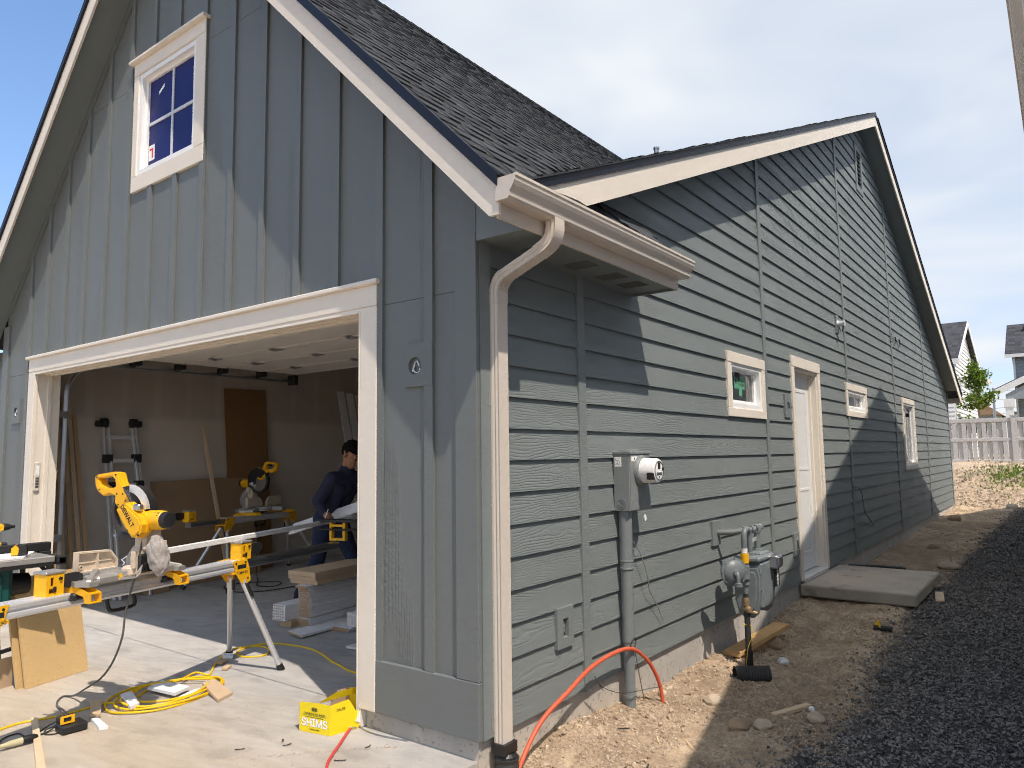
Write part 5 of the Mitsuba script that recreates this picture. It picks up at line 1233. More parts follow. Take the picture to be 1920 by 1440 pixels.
    sc = Lm()
    for a, c in ((-0.175, 0.63), (-0.015, 0.645), (-0.15, 0.555), (0.0, 0.53), (0.05, 0.53), (0.015, 0.465), (0.075, 0.49)): sc.lathe([(0, 0), (0.005, 0), (0.005, 0.003), (0, 0.003)], (-0.032, a, c), (-1, 0, 0), 8).lathe([(0, 0), (0.005, 0), (0.005, 0.003), (0, 0.003)], (0.032, a, c), (1, 0, 0), 8)
    put(hd + '__screw', sc.done(L, fl), 'black')
    cb = V3(0.0, 0.10, 0.415)
    P('blade', Lm().lathe([(0, 0), (0.150, 0), (0.150, 0.0025), (0, 0.0025)], cb + V3(0.012, 0, 0), (1, 0, 0), 48), 'steel')
    th = np.linspace(math.radians(-35), math.radians(140), 24)
    gp = [(0.10 + 0.164 * math.cos(t), 0.415 + 0.164 * math.sin(t)) for t in th] + [(0.10 + 0.05 * math.cos(t), 0.415 + 0.05 * math.sin(t)) for t in th[::-1]]
    P('guard', Lm().prism(gp, (-0.030, 0, 0), (0, 1, 0), (0, 0, 1), (0.07, 0, 0)), 'black', 30)
    th = np.linspace(math.radians(10), math.radians(85), 16)
    gp = [(0.105 + 0.172 * math.cos(t), 0.415 + 0.172 * math.sin(t)) for t in th] + [(0.105 + 0.128 * math.cos(t), 0.415 + 0.128 * math.sin(t)) for t in th[::-1]]
    P('guard_rim', Lm().prism(gp, (-0.045, 0, 0), (0, 1, 0), (0, 0, 1), (0.016, 0, 0)), 'aluminium', 30)
    th = np.linspace(math.radians(140), math.radians(330), 24)
    gp = [(0.10 + 0.158 * math.cos(t), 0.415 + 0.158 * math.sin(t)) for t in th] + [(0.10 + 0.135 * math.cos(t), 0.415 + 0.135 * math.sin(t)) for t in th[::-1]]
    P('lower_guard', Lm().prism(gp, (-0.018, 0, 0), (0, 1, 0), (0, 0, 1), (0.05, 0, 0)), 'black_rubber', 30)
    P('link_arm', Lm().bar((-0.06, 0.10, 0.56), (-0.06, 0.21, 0.43), 0.014, 0.022, up=(1, 0, 0), bev=0.004), 'black')
    P('gear_case', Lm().lathe([(0, 0), (0.060, 0), (0.064, 0.012), (0.060, 0.024), (0.064, 0.036), (0.060, 0.048), (0.064, 0.06), (0.057, 0.085), (0, 0.085)], (-0.015, 0.165, 0.372), (-0.06, 0.99, 0.04), 24).box((-0.11, 0.22, 0.435), (-0.07, 0.275, 0.475), 0.008), 'steel', 35)
    mo = P('motor', Lm().lathe([(0, 0), (0.055, 0), (0.058, 0.01), (0.058, 0.10), (0.053, 0.145), (0.048, 0.15), (0, 0.15)], (-0.020, 0.248, 0.375), (-0.06, 0.99, 0.04), 24), 'yellow', 35)
    put(mo + '__end_cap', Lm().lathe([(0, 0), (0.049, 0), (0.050, 0.02), (0.042, 0.038), (0, 0.04)], (-0.029, 0.396, 0.381), (-0.06, 0.99, 0.04), 20).done(L, fl), 'black', smooth=35)
    vn = Lm()
    for i in range(4):
        for j in range(3): vn.obox(V3(-0.020 - 0.06 * (0.03 + 0.026 * i), 0.248 + 0.99 * (0.06 + 0.026 * i), 0.378 + 0.04 * (0.03 + 0.026 * i)) + 0.0578 * V3(-0.9 * math.cos(0.2 + 0.3 * j), -0.2 * math.cos(0.2 + 0.3 * j), math.sin(0.2 + 0.3 * j)), (0.001, 0.002, 0), V3(-0.06, 0.99, 0.04) * 0.007, (0, 0, 0.003))
    put(mo + '__vent', vn.done(L, fl), 'ink')
    bag = trimesh.creation.icosphere(subdivisions=4)
    bv = np.asarray(bag.vertices); n_ = meshkit.fbm(bv * 2.3 + 4, 4, 3)[:, None] - 0.5
    bv = bv * (1 + 0.5 * n_) * V3(0.055, 0.062, 0.115) + V3(-0.06, 0.385, 0.18) + V3(0, -0.25, 0) * (bv[:, 2:3] * 0.09)
    bg = P('dust_bag', Lm().add(bv, np.asarray(bag.faces)), 'cast_cloth', True)
    return k


mat('cast_cloth', tone((0.33, 0.30, 0.28), 0.3, 25, 120), 0.95, bump=lambda p, n, uv: fbm(p.x * 60, p.y * 60, p.z * 60, 3), scale=0.004)
S1 = V3(-2.12, -0.85, 0.72)
feet1 = ([(1.47, -0.50, -0.825), (1.24, 0.21, -0.825)], [(-1.30, -0.36, -0.83), (-1.20, 0.30, -0.83)])
make_stand(S1, U1, V1, -1.25, 1.02, 'long aluminium saw stand with splayed legs in front of the open garage', feet1, tail=1.25)
make_saw(S1, U1, V1, 'yellow miter saw with raised head on the sunlit stand before the garage')
V2 = -V1; U2 = -U1
S2 = V3(-5.78, 2.62, 0.745)
feet2 = ([(0.98, 0.30, -0.80), (0.95, -0.36, -0.80)], [(-0.9, 0.3, -0.80), (-0.9, -0.3, -0.80)])
make_stand(S2 + V3(0, 0, 0), U2, V2, -0.55, 0.66, 'second saw stand in the shade deeper inside the garage', feet2, tail=0.65, brackets=(-0.5, 0.63), stops=(1.20,))
make_saw(S2 + U2 * -0.05, U2, V2, 'second miter saw standing in the dark inside the garage', words=False)
# end support of the first stand's extension
Ls = frame(S1, U1, V1)
es = thing('work_support', 'yellow roller support holding the far end of the white strip in the garage', 'support')
a = 2.22
m = Lm()
for s in (-0.07, 0.07): m.box((a - 0.02, s - 0.012, 0.0), (a + 0.02, s + 0.012, 0.16))
m.box((a - 0.02, -0.058, 0.0), (a + 0.02, 0.058, 0.02)).box((a - 0.02, -0.058, 0.12), (a + 0.02, 0.058, 0.14))
put(es + '__frame', m.done(Ls, True), 'yellow')
put(es + '__rest', Lm().box((a - 0.04, -0.2, 0.16), (a + 0.04, 0.26, 0.185), 0.004).box((a - 0.04, -0.2, 0.09), (a + 0.04, 0.26, 0.105), 0.004).done(Ls, True), 'black')
put('white_strip', Mb().bar((-2.157, -0.535, 0.868), (-3.20, 2.08, 0.868), 0.030, 0.036, bev=0.003), 'trim_white', label='long white trim strip lying across the front saw stand', cat='trim strip')

# ------------------------------------------------------------------ table saw and things on it
ts = thing('table_saw', 'dark green jobsite table saw with grey top at the left edge', 'table saw')
tu, tv = unit((0.75, -0.66, 0)), unit((0.66, 0.75, 0))
TO = V3(-3.62, -0.98, 0.80)                                     # a corner of the top
Lt = frame(TO, tu, tv)
K = lambda n, m, mt, sm=False: put(ts + '__' + n, m.done(Lt, False), mt, smooth=sm)
K = lambda n, m, mt, sm=False: put(ts + '__' + n, m, mt, smooth=sm)
K('table', Mb().box((-3.62, -1.62, 0.758), (-3.13, -0.81, 0.80), 0.005), 'cast')
K('lip', Mb().box((-3.60, -1.62, 0.735), (-3.125, -0.82, 0.757)), 'black')
K('rail_tube', Mb().prism(rect(-0.026, 0.026, -0.026, 0.026).difference(rect(-0.02, 0.02, -0.02, 0.02)), (-3.66, -0.78, 0.768), (0, 1, 0), (0, 0, 1), (0.58, 0, 0)), 'black')
K('rip_fence', Mb().box((-3.50, -1.66, 0.805), (-3.44, -0.72, 0.868), 0.005).box((-3.52, -0.80, 0.775), (-3.43, -0.72, 0.806), 0.006), 'black')
K('body', Mb().box((-3.60, -1.60, 0.44), (-3.20, -1.03, 0.76), 0.03).box((-3.20, -1.55, 0.46), (-3.18, -1.10, 0.70), 0.008), 'teal')
K('vent', Mb().box((-3.179, -1.52, 0.50), (-3.175, -1.42, 0.52)).box((-3.179, -1.52, 0.54), (-3.175, -1.42, 0.56)), 'black')
K('switch_plate', Mb().box((-3.18, -1.19, 0.70), (-3.172, -1.13, 0.745), 0.003), 'utility_grey')
K('motor', Mb().lathe([(0, 0), (0.075, 0), (0.08, 0.03), (0.07, 0.16), (0, 0.165)], (-3.42, -1.03, 0.60), (0, 1, 0), 18), 'black', 40)
K('hose', Mb().tube(spline([(-3.25, -0.88, 0.76), (-3.22, -0.84, 0.70), (-3.20, -0.80, 0.62)]), 0.014, 8), 'black', True)
K('hose', Mb().tube(spline([(-3.40, -0.96, 0.74), (-3.43, -0.98, 0.68), (-3.38, -0.90, 0.64)]), 0.012, 8), 'black', True)
for a, b in (((-3.26, -0.80, 0.75), (-3.80, -0.52, -0.11)), ((-3.62, -0.84, 0.75), (-4.1, -0.62, -0.11)), ((-3.16, -1.55, 0.75), (-3.10, -1.78, -0.11)), ((-3.62, -1.55, 0.75), (-3.70, -1.78, -0.11))):
    K('leg', Mb().bar(a, b, 0.035, 0.035, bev=0.004), 'black')
K('brace', Mb().bar((-3.74, -0.56, 0.02), (-4.02, -0.66, 0.02), 0.025, 0.025).bar((-3.62, -1.0, 0.10), (-4.0, -0.66, 0.05), 0.025, 0.025), 'black')
K('stand_leg', Mb().bar((-3.50, -1.03, 0.44), (-3.50, -0.985, -0.11), 0.03, 0.03), 'black')
put('panel_offcut', Mb().prism([(-3.13, -1.50), (-3.135, -1.0), (-3.39, -0.845), (-3.425, -0.86), (-3.43, -1.5)], (0, 0, 0.802), (1, 0, 0), (0, 1, 0), (0, 0, 0.014)), 'trim_white', label='white panel offcut lying on the table saw top', cat='panel')
tp = thing('tape_measure', 'yellow and black tape measure lying on the white panel', 'tape measure')
TL = frame((-3.215, -1.0, 0.817), (0.5, 0.86, 0), (0.86, -0.5, 0))
put(tp + '__case', Lm().prism([(-0.045, 0.0), (0.04, 0.0), (0.045, 0.01), (0.045, 0.055), (0.03, 0.07), (-0.02, 0.072), (-0.045, 0.05)], (0, -0.024, 0), (1, 0, 0), (0, 0, 1), (0, 0.048, 0)).done(TL, True), 'black')
put(tp + '__grip', Lm().prism([(-0.046, 0.006), (-0.005, 0.006), (0.0, 0.05), (-0.02, 0.074), (-0.044, 0.052)], (0, -0.026, 0), (1, 0, 0), (0, 0, 1), (0, 0.052, 0)).done(TL, True), 'yellow')
dr_ = thing('impact_driver', 'yellow cordless driver standing behind the fence of the table saw', 'drill')
DL = frame((-3.70, -1.02, 0.80), (0.25, 0.97, 0), (0.97, -0.25, 0))
put(dr_ + '__body', Lm().prism([(-0.09, 0.145), (0.05, 0.15), (0.075, 0.165), (0.075, 0.195), (0.05, 0.21), (-0.09, 0.21)], (0, -0.032, 0), (1, 0, 0), (0, 0, 1), (0, 0.064, 0)).prism([(-0.07, 0.15), (-0.02, 0.15), (0.0, 0.07), (-0.06, 0.07)], (0, -0.02, 0), (1, 0, 0), (0, 0, 1), (0, 0.04, 0)).done(DL, True), 'yellow')
put(dr_ + '__battery', Lm().obox((-0.01, 0, 0.045), (0.075, 0, 0), (0, 0.038, 0), (0, 0, 0.028), 0.006).done(DL, True), 'yellow')
put(dr_ + '__battery_clip', Lm().obox((0.08, 0, 0.045), (0.02, 0, 0), (0, 0.033, 0), (0, 0, 0.025), 0.004).done(DL, True), 'black')
put(dr_ + '__chuck', Lm().lathe([(0, 0), (0.028, 0), (0.022, 0.03), (0.012, 0.05), (0.012, 0.06), (0.016, 0.064), (0, 0.07)], (0.075, 0, 0.18), (1, 0, 0), 14).done(DL, True), 'black', smooth=35)

# ------------------------------------------------------------------ sheets, boards and scraps on the drive
bx, by = V3(-0.14, 0.46, 0), V3(-0.09, -0.075, 0.75)
b0 = V3(-3.32, -0.88, -0.108); nb_ = unit(np.cross(bx, by))
put('particleboard', Mb().prism([(0, 0), (1, 0), (1, 1), (0, 1)], b0, bx, by, -nb_ * 0.019), 'particleboard', label='front sheet of tan particleboard leaning near the table saw', cat='board')
put('particleboard', Mb().prism([(0, 0), (1, 0), (1, 0.86), (0, 0.86)], b0 - nb_ * 0.021 + V3(-0.025, -0.035, 0), bx, by, -nb_ * 0.016), 'particleboard', label='particleboard sheet just behind the front one, its left edge showing', cat='board')
put('wood_offcut', Mb().prism([(0, 0), (0.12, 0), (0.12, 0.5), (0, 0.5)], b0 - nb_ * 0.14 + V3(-0.02, -0.10, 0), unit(bx), by * 0.6 + V3(0.11, 0.04, 0), -nb_ * 0.03), 'mdf_pale', label='short wooden offcut propped behind the particleboard sheets', cat='offcut')


def slab4(q, z0, z1, m, lb, cat='offcut', nm='wood_scrap', group=None):
    z0 = z0 if hasattr(z0, '__len__') else [z0] * len(q)
    v = [(a, b, z) for (a, b), z in zip(q, z0)] + [(a, b, z + z1) for (a, b), z in zip(q, z0)]
    n = len(q)
    f = [[i, (i + 1) % n, n + (i + 1) % n, n + i] for i in range(n)]
    mb = Mb().add(v, f + [[0, 3, 2, 1], [n, n + 1, n + 2, n + 3]])
    c = np.mean(v, 0); M = mb.mesh(); t = trimesh.Trimesh(*M, process=True); t.fix_normals()
    return put(nm, (np.asarray(t.vertices), np.asarray(t.faces)), m, label=lb, cat=cat, group=group)


slab4([(-2.61, -0.30), (-2.33, -0.255), (-2.255, -0.40), (-2.53, -0.44)][::-1], [-0.088, -0.092, -0.085, -0.085][::-1], 0.019, 'trim_white', 'square white offcut lying on the coil of yellow cord')
slab4([(-2.29, -0.10), (-2.02, -0.13), (-1.965, -0.27), (-2.29, -0.19)][::-1], [-0.075, -0.108, -0.108, -0.075][::-1], 0.019, 'mdf_pale', 'tan offcut leaning on the right end of the yellow coil')
slab4([(-2.23, -0.40), (-2.21, -0.34), (-2.27, -0.20), (-2.30, -0.24)], -0.105, 0.015, 'trim_white', 'narrow white strip inside the coil of yellow cord')
slab4([(-2.52, -0.62), (-2.52, -0.55), (-2.25, -0.63), (-2.22, -0.70)][::-1], -0.085, 0.022, 'trim_white', 'short white block on the left part of the yellow coil')
slab4([(-2.63, -0.76), (-2.60, -0.70), (-2.30, -0.84), (-2.33, -0.89)][::-1], -0.098, 0.014, 'mdf_pale', 'small tan scrap lying across the yellow cord near the charger')
slab4([(-2.29, -0.90), (-2.26, -0.87), (-2.065, -0.90), (-2.09, -0.94)][::-1], -0.108, 0.019, 'trim_white', 'little white stick just right of the black charger')
slab4([(-2.57, -1.12), (-2.53, -1.10), (-1.72, -1.355), (-1.74, -1.39)][::-1], [-0.088, -0.088, -0.108, -0.108][::-1], 0.012, 'pale_wood', 'long thin wood lath crossing the cord at the lower left', nm='wood_lath')
slab4([(-2.44, -0.62), (-2.38, -0.58), (-2.30, -0.64), (-2.36, -0.68)][::-1], -0.108, 0.016, 'mdf_pale', 'tiny tan scrap tucked beside the short white block')
slab4([(-2.83, 0.26), (-2.76, 0.30), (-2.72, 0.22), (-2.79, 0.18)][::-1], -0.102, 0.015, 'mdf_edge', 'small brown scrap on the slab near the foot of the stand')
slab4([(-2.95, 0.36), (-2.88, 0.40), (-2.80, 0.36), (-2.86, 0.31)][::-1], -0.10, 0.02, 'trim_white', 'chipped white block beside the black foot of the stand')
slab4([(-2.66, 0.22), (-2.62, 0.24), (-2.56, 0.16), (-2.60, 0.14)][::-1], -0.106, 0.015, 'mdf_pale', 'little scrap between the yellow coil and the stand')

# ------------------------------------------------------------------ cords
Z = -0.101
fz = lambda x, y, h=0.006: (x, y, floor_z(y) + h)
yc = [(-2.57, -1.32), (-2.60, -1.16), (-2.54, -0.98), (-2.545, -0.81), (-2.55, -0.72), (-2.48, -0.63), (-2.5, -0.53), (-2.58, -0.42), (-2.66, -0.25), (-2.60, -0.06)]
cl = []
for i in range(4):                                                 # four loose turns of the coil
    s = 1 - 0.10 * i; dx, dy = 0.012 * i, 0.02 * (i % 2)
    for a, b in [(-2.49, -0.02), (-2.35, 0.0), (-2.20, -0.14), (-2.12, -0.36), (-2.13, -0.58), (-2.25, -0.74), (-2.42, -0.76), (-2.58, -0.66), (-2.68, -0.46), (-2.64, -0.20)]:
        cl.append((-2.40 + (a + 2.40) * s + dx + rng.uniform(-0.012, 0.012), -0.38 + (b + 0.38) * s + dy + rng.uniform(-0.012, 0.012)))
out = [(-2.62, -0.05), (-2.56, 0.02), (-2.72, 0.15), (-2.86, 0.28), (-3.0, 0.42), (-3.03, 0.56), (-2.92, 0.68), (-2.76, 0.66), (-2.66, 0.54), (-2.75, 0.43), (-2.92, 0.47), (-2.99, 0.66), (-2.88, 0.80), (-2.6, 0.86), (-2.34, 0.83), (-2.1, 0.74), (-1.92, 0.69), (-1.72, 0.64), (-1.2, 0.62)]
hts = [0.006] * len(yc) + [0.006 + 0.010 * (i // 10) + 0.004 * (i % 3) for i in range(len(cl))] + [0.03, 0.006] + [0.006] * (len(out) - 2)
put('extension_cord', Mb().tube(spline([fz(a, b, h) for (a, b), h in zip(yc + cl + out, hts)], 7), 0.0072, 8), 'yellow_cord', smooth=True, label='yellow extension cord coiled loosely on the concrete slab', cat='cord')
put('power_cord', Mb().tube(spline([(-1.86, -0.80, 1.09), (-1.87, -0.83, 1.0), (-1.87, -0.85, 0.90), (-1.904, -0.85, 0.791), (-1.96, -0.85, 0.678), (-2.015, -0.85, 0.549), (-2.044, -0.85, 0.406), (-2.145, -0.85, 0.253), (-2.30, -0.845, 0.13), (-2.55, -0.82, 0.02), (-2.82, -0.78, -0.085), (-2.92, -0.80, -0.102), (-2.86, -0.86, -0.102), (-2.74, -0.91, -0.10), (-2.55, -0.95, -0.08), (-2.40, -1.0, -0.055), (-2.33, -1.02, -0.05)]), 0.0062, 8), 'cord_grey', smooth=True, label='grey power cord hanging from the miter saw down to the slab', cat='cord')
put('red_hose', Mb().tube(spline([(-0.40, -0.62, -0.101), (-0.60, -0.49, -0.101), (-0.78, -0.25, -0.101), (-0.90, -0.08, -0.101), (-0.945, 0.01, -0.101), (-0.93, 0.10, -0.101)]), 0.0085, 8), 'red_hose', smooth=True, label='red air hose running out past the right door jamb', cat='hose')
put('tangled_wire', Mb().tube(spline([(-0.93, -0.05, -0.10), (-0.98, -0.09, -0.095), (-0.92, -0.11, -0.085), (-0.88, -0.06, -0.10), (-0.93, -0.02, -0.095), (-0.80, -0.05, -0.104), (-0.66, 0.0 - 0.05, -0.104), (-0.50, -0.02, -0.104)]), 0.003, 5), 'steel', smooth=True, label='thin tangled wire at the foot of the right door jamb', cat='wire')
put('string', Mb().tube([(-0.905, -0.045, -0.10), (-0.89, -0.04, -0.04), (-0.87, -0.036, 0.03)], 0.002, 5), 'paper', label='thin white string hanging at the foot of the right jamb', cat='string')
bc = thing('battery_charger', 'black battery charger with a yellow battery on the slab', 'charger')
CL0 = frame((-2.27, -1.03, -0.11), (0.05, 1.0, 0), (1.0, -0.05, 0))
CL = lambda p: CL0(np.asarray(p, float) * 0.68)
put(bc + '__base', Lm().obox((0.0, 0.06, 0.038), (0.10, 0, 0), (0, 0.09, 0), (0, 0, 0.034), 0.012).done(CL, True), 'black')
rb = Lm()
for i in range(12): rb.box((-0.005 + i * 0.008, 0.145, 0.062), (-0.001 + i * 0.008, 0.152, 0.074))
put(bc + '__vent', rb.done(CL, True), 'black_rubber')
put(bc + '__battery', Lm().obox((-0.045, 0.03, 0.105), (0.052, 0, 0), (0, 0.055, 0.01), (0, -0.008, 0.032), 0.010).done(CL, True), 'black')
yl = Lm().prism(rect(-0.055, 0.055, -0.032, 0.032).difference(rect(-0.03, 0.03, -0.018, 0.018)), (-0.045, 0.088, 0.112), (1, 0, 0), (0, 0.0, 1), (0, 0.01, 0))
put(bc + '__battery_face', yl.done(CL, True), 'yellow')
put(bc + '__cord', Mb().tube(spline([(-2.30, -1.09, -0.08), (-2.33, -1.13, -0.10), (-2.27, -1.15, -0.104), (-2.24, -1.10, -0.104), (-2.30, -1.06, -0.09)]), 0.004, 6).tube(spline([(-2.33, -1.06, -0.06), (-2.38, -1.11, -0.10), (-2.34, -1.17, -0.104), (-2.33, -1.23, -0.104), (-2.42, -1.24, -0.104), (-2.40, -1.32, -0.104), (-2.30, -1.38, -0.104)]), 0.004, 6).tube(spline([(-2.31, -1.09, -0.09), (-2.30, -1.14, -0.104), (-2.28, -1.22, -0.102), (-2.22, -1.24, -0.10)]), 0.005, 6), 'black_rubber', smooth=True)
pg = thing('cord_connector', 'clear and black lit cord connector at the lower left corner', 'connector')
put(pg + '__clear_end', Mb().lathe([(0, 0), (0.010, 0), (0.013, 0.02), (0.018, 0.06), (0.019, 0.11), (0, 0.11)], (-2.215, -1.40, -0.084), (0.02, 1, 0), 12), 'clear_amber', smooth=40)
put(pg + '__plug', Mb().lathe([(0, 0), (0.020, 0), (0.022, 0.03), (0.018, 0.06), (0.010, 0.075), (0, 0.075)], (-2.212, -1.29, -0.082), (0.02, 1, 0), 12), 'black', smooth=40)
put(pg + '__cord', Mb().tube(spline([(-2.215, -1.40, -0.085), (-2.22, -1.5, -0.098), (-2.16, -1.65, -0.102)]), 0.0075, 8), 'yellow_cord', smooth=True)

# ------------------------------------------------------------------ box of shims
sb = thing('shim_box', 'bright yellow open cardboard box of wood shims by the right door jamb', 'box')
sx, sy = V3(0.224, 0.043, 0), V3(0.045, 0.335, 0)
so = V3(-1.135, -0.262, -0.109); h_ = 0.165
mat('box_yellow', (0.80, 0.62, 0.008), 0.45)
mat('film_clear', (0.8, 0.8, 0.75), 0.08, spec_trans=0.0)
n1, n2 = unit(np.cross(sy, (0, 0, 1))), unit(np.cross(sx, (0, 0, 1)))
def wallp(o, ex, poly, th): return Mb().prism(poly, o, ex, (0, 0, 1), th)
put(sb + '__front', wallp(so, sx, [(0, 0), (1, 0), (1, h_), (0.5, h_ + 0.002), (0, h_ - 0.006)], -n2 * 0.003), 'box_yellow')
put(sb + '__side', wallp(so + sx, sy, [(0, 0), (1, 0), (1, h_ * 0.95), (0.62, h_ * 0.55), (0.50, h_ * 0.60), (0.36, h_ * 1.05), (0, h_)], -n1 * 0.003), 'box_yellow')
put(sb + '__far_side', wallp(so, sy, [(0, 0), (1, 0), (1, h_), (0.75, h_), (0.6, 0.09), (0, h_ - 0.006)], n1 * 0.003), 'mdf_pale')
put(sb + '__back', wallp(so + sy, sx, [(0, 0), (1, 0), (1, h_), (0, h_)], n2 * 0.003), 'box_yellow')
put(sb + '__base', Mb().prism([(0, 0), (1, 0), (1, 1), (0, 1)], so + V3(0, 0, 0.001), sx, sy, (0, 0, 0.003)), 'mdf_pale')
put(sb + '__flap', Mb().prism([(0.02, 0.0), (1.0, 0.0), (1.0, 0.34), (0.3, 0.32)], so + sx * 0.55 + V3(0, 0, h_ - 0.004), sy * 1.0, sx * 0.28 + V3(0, 0, 0.13), (0.002, 0, 0.001)), 'box_yellow')
put(sb + '__bag', Mb().prism([(0.05, 0), (0.95, 0), (0.9, 0.06), (0.6, 0.085), (0.3, 0.07), (0.1, 0.04)], so + sx * 0.12 + V3(0, 0, h_ - 0.055), sy, (0.0, 0, 1), sx * 0.02), 'glass')
for i in range(9):
    o = so + sx * (0.12 + 0.09 * i) + sy * 0.05 + V3(0, 0, 0.012)
    put(sb + '__shim', Mb().prism([(0, 0), (0.90, 0.0), (0.90, 0.030), (0, 0.085 + 0.012 * (i % 3))], o, sy, (0, 0, 1), sx * 0.035), 'pale_wood')
put(sb + '__loose_shim', Mb().bar(so + sx * 1.02 + sy * 0.52 + V3(0, 0, 0.035), so + sx * 1.01 + sy * 0.72 + V3(0, 0, 0.155), 0.03, 0.005, up=(1, 0, 0)).bar(so + sx * 1.03 + sy * 0.58 + V3(0, 0, 0.030), so + sx * 1.02 + sy * 0.77 + V3(0, 0, 0.15), 0.02, 0.005, up=(1, 0, 0)), 'clear_plastic')
fo = so - n2 * -0.0
def on_front(s, hgt, fx, z, m, bold=False, d=0.0008): return text(sb + '__lettering', s, hgt, so + sx * fx + V3(0, 0, z) + unit(np.cross(unit(sx), (0, 0, 1))) * 0.0005, sx, (0, 0, 1), d, m, bold)
tm = meshkit.text_mesh('SHIMS', 0.042, 0.0006); tv = np.asarray(tm.vertices).copy(); tv[:, 0] -= (tv[:, 0].max() + tv[:, 0].min()) / 2
ol = Mb(); fn_ = unit(np.cross(unit(sx), (0, 0, 1)))
for t in np.linspace(0, 2 * math.pi, 10, endpoint=False):
    ol.add(so + sx * 0.505 + V3(0, 0, 0.036) + fn_ * 0.0005 + (tv[:, :1] + 0.0017 * math.cos(t)) * unit(sx) + (tv[:, 1:2] + 0.0017 * math.sin(t)) * V3(0, 0, 1) + (tv[:, 2:3] + 0.00002 * t) * fn_, np.asarray(tm.faces))
put(sb + '__lettering', ol, 'ink')
on_front('SHIMS', 0.042, 0.505, 0.036, 'ink_white', True, 0.0016)
on_front('TAPERED WOOD SHIMS', 0.0095, 0.5, 0.100, 'ink')
on_front('SHIMS & MORE', 0.007, 0.5, 0.016, 'ink')
put(sb + '__print', Mb().bar(so + sx * 0.12 + V3(0, 0, 0.096) + n2 * 0.001, so + sx * 0.86 + V3(0, 0, 0.096) + n2 * 0.001, 0.0008, 0.0015).bar(so + sx * 0.22 + V3(0, 0, 0.086) + n2 * 0.001, so + sx * 0.78 + V3(0, 0, 0.086) + n2 * 0.001, 0.0008, 0.0025).tube([so + sx * (0.5 + 0.09 * math.cos(t)) + V3(0, 0, 0.130 + 0.010 * math.sin(t)) + n2 * 0.001 for t in np.linspace(0, 6.28, 20)], 0.0014, 5).bar(so + sx * 0.42 + V3(0, 0, 0.124) + n2 * 0.0012, so + sx * 0.58 + V3(0, 0, 0.136) + n2 * 0.0012, 0.001, 0.004).bar(so + sx * 0.42 + V3(0, 0, 0.136) + n2 * 0.0012, so + sx * 0.58 + V3(0, 0, 0.124) + n2 * 0.0012, 0.001, 0.004), 'ink')
text(sb + '__lettering', 'CALEB', 0.013, so + sx + sy * 0.20 + V3(0, 0, 0.125) - n1 * -0.0015, sy, (0.0, 0, 1), 0.0008)

# ------------------------------------------------------------------ inside the garage
ld = thing('ladder', 'aluminium multi position ladder leaning on the left garage wall', 'ladder')
lt, lbm = V3(-6.50, 1.12, 1.86), V3(-5.98, 1.12, -0.09)
for s in (-1, 1):
    for i, (dy, q) in enumerate(((0.185, 0.0), (0.135, 0.035))):
        rl = put(ld + '__rail', Mb().bar(lt + V3(q, s * dy, -0.03 * i), lbm + V3(q, s * (dy + 0.03), 0), 0.026, 0.055, up=(1, 0, 0.3), bev=0.004), 'aluminium')
    put(ld + '__hinge', Mb().lathe([(0, -0.035), (0.055, -0.035), (0.055, 0.035), (0, 0.035)], lt + V3(0.01, s * 0.17, 0.03), (0, 1, 0), 16).lathe([(0, 0), (0.038, 0), (0.038, 0.05), (0, 0.05)], lt + V3(0.01, s * 0.21 - (0.05 if s < 0 else 0), 0.02), (0, 1, 0), 14), 'black', smooth=40)
    for t in (0.20, 0.36): put(ld + '__strap', Mb().obox(lt + (lbm - lt) * t + V3(0.02, s * 0.165, 0), (0.045, 0, 0), (0, 0.045, 0), (0, 0, 0.05), 0.006), 'black')
for t in (0.075, 0.215, 0.36, 0.50, 0.645, 0.79, 0.93):
    c = lt + (lbm - lt) * t
    put(ld + '__rung', Mb().obox(c + V3(0.02, 0, 0), (0.028, 0, 0.006), (0, 0.165 + 0.02 * t, 0), (-0.004, 0, 0.022), 0.006), 'aluminium')
put(ld + '__label', Mb().obox(lt + (lbm - lt) * 0.43 + V3(0.06, 0.165, 0), (0.001, 0, 0), (0, 0.02, 0), (-0.03, 0, 0.11)), 'mdf_pale')
def leansheet(nm, y0, y1, h, x0, x1, th, m, lb, tilt=0.0, cat='sheet'):
    b0, b1, t0 = V3(x0, y0, floor_z(y0) + 0.002), V3(x0, y1, floor_z(y1) + 0.002), V3(x1, y0 + tilt, h)
    return put(nm, Mb().prism([(0, 0), (1, 0), (1, 1), (0, 1)], b0, b1 - b0, t0 - b0, (th, 0, th * 0.15)), m, label=lb, cat=cat)
leansheet('brown_sheet', 2.58, 3.22, 2.40, -6.40, -6.575, 0.012, 'mdf_dark', 'tall narrow dark brown sheet leaning on the garage wall', -0.06)
leansheet('brown_sheet', 1.52, 2.86, 1.18, -6.15, -6.50, 0.019, 'mdf', 'wide square brown sheet leaning low on the garage wall')
put('wood_strip', Mb().bar((-6.47, 2.17, 1.86), (-6.02, 2.32, -0.05), 0.045, 0.02, up=(1, 0, 0)), 'pale_wood', label='thin pale wood strip leaning in front of the brown sheet', cat='wood strip')
put('cut_panel', Mb().box((-6.08, 1.24, floor_z(1.3)), (-5.95, 1.52, 0.06), 0.002), 'mdf', label='small brown panel standing on the garage floor below the saw', cat='panel')
for i in range(6):
    put('wood_strip', Mb().bar((-6.545 + 0.012 * i, 0.34 + 0.055 * i, 2.15 - 0.09 * (i % 3)), (-6.30 + 0.03 * i, 0.36 + 0.075 * i, -0.09), 0.042, 0.02, up=(1, 0, 0)), 'mdf_edge' if i % 2 else 'mdf_pale', label='long wood strip in the bundle leaning behind the left door track', cat='wood strip', group='wood strips behind the door track')
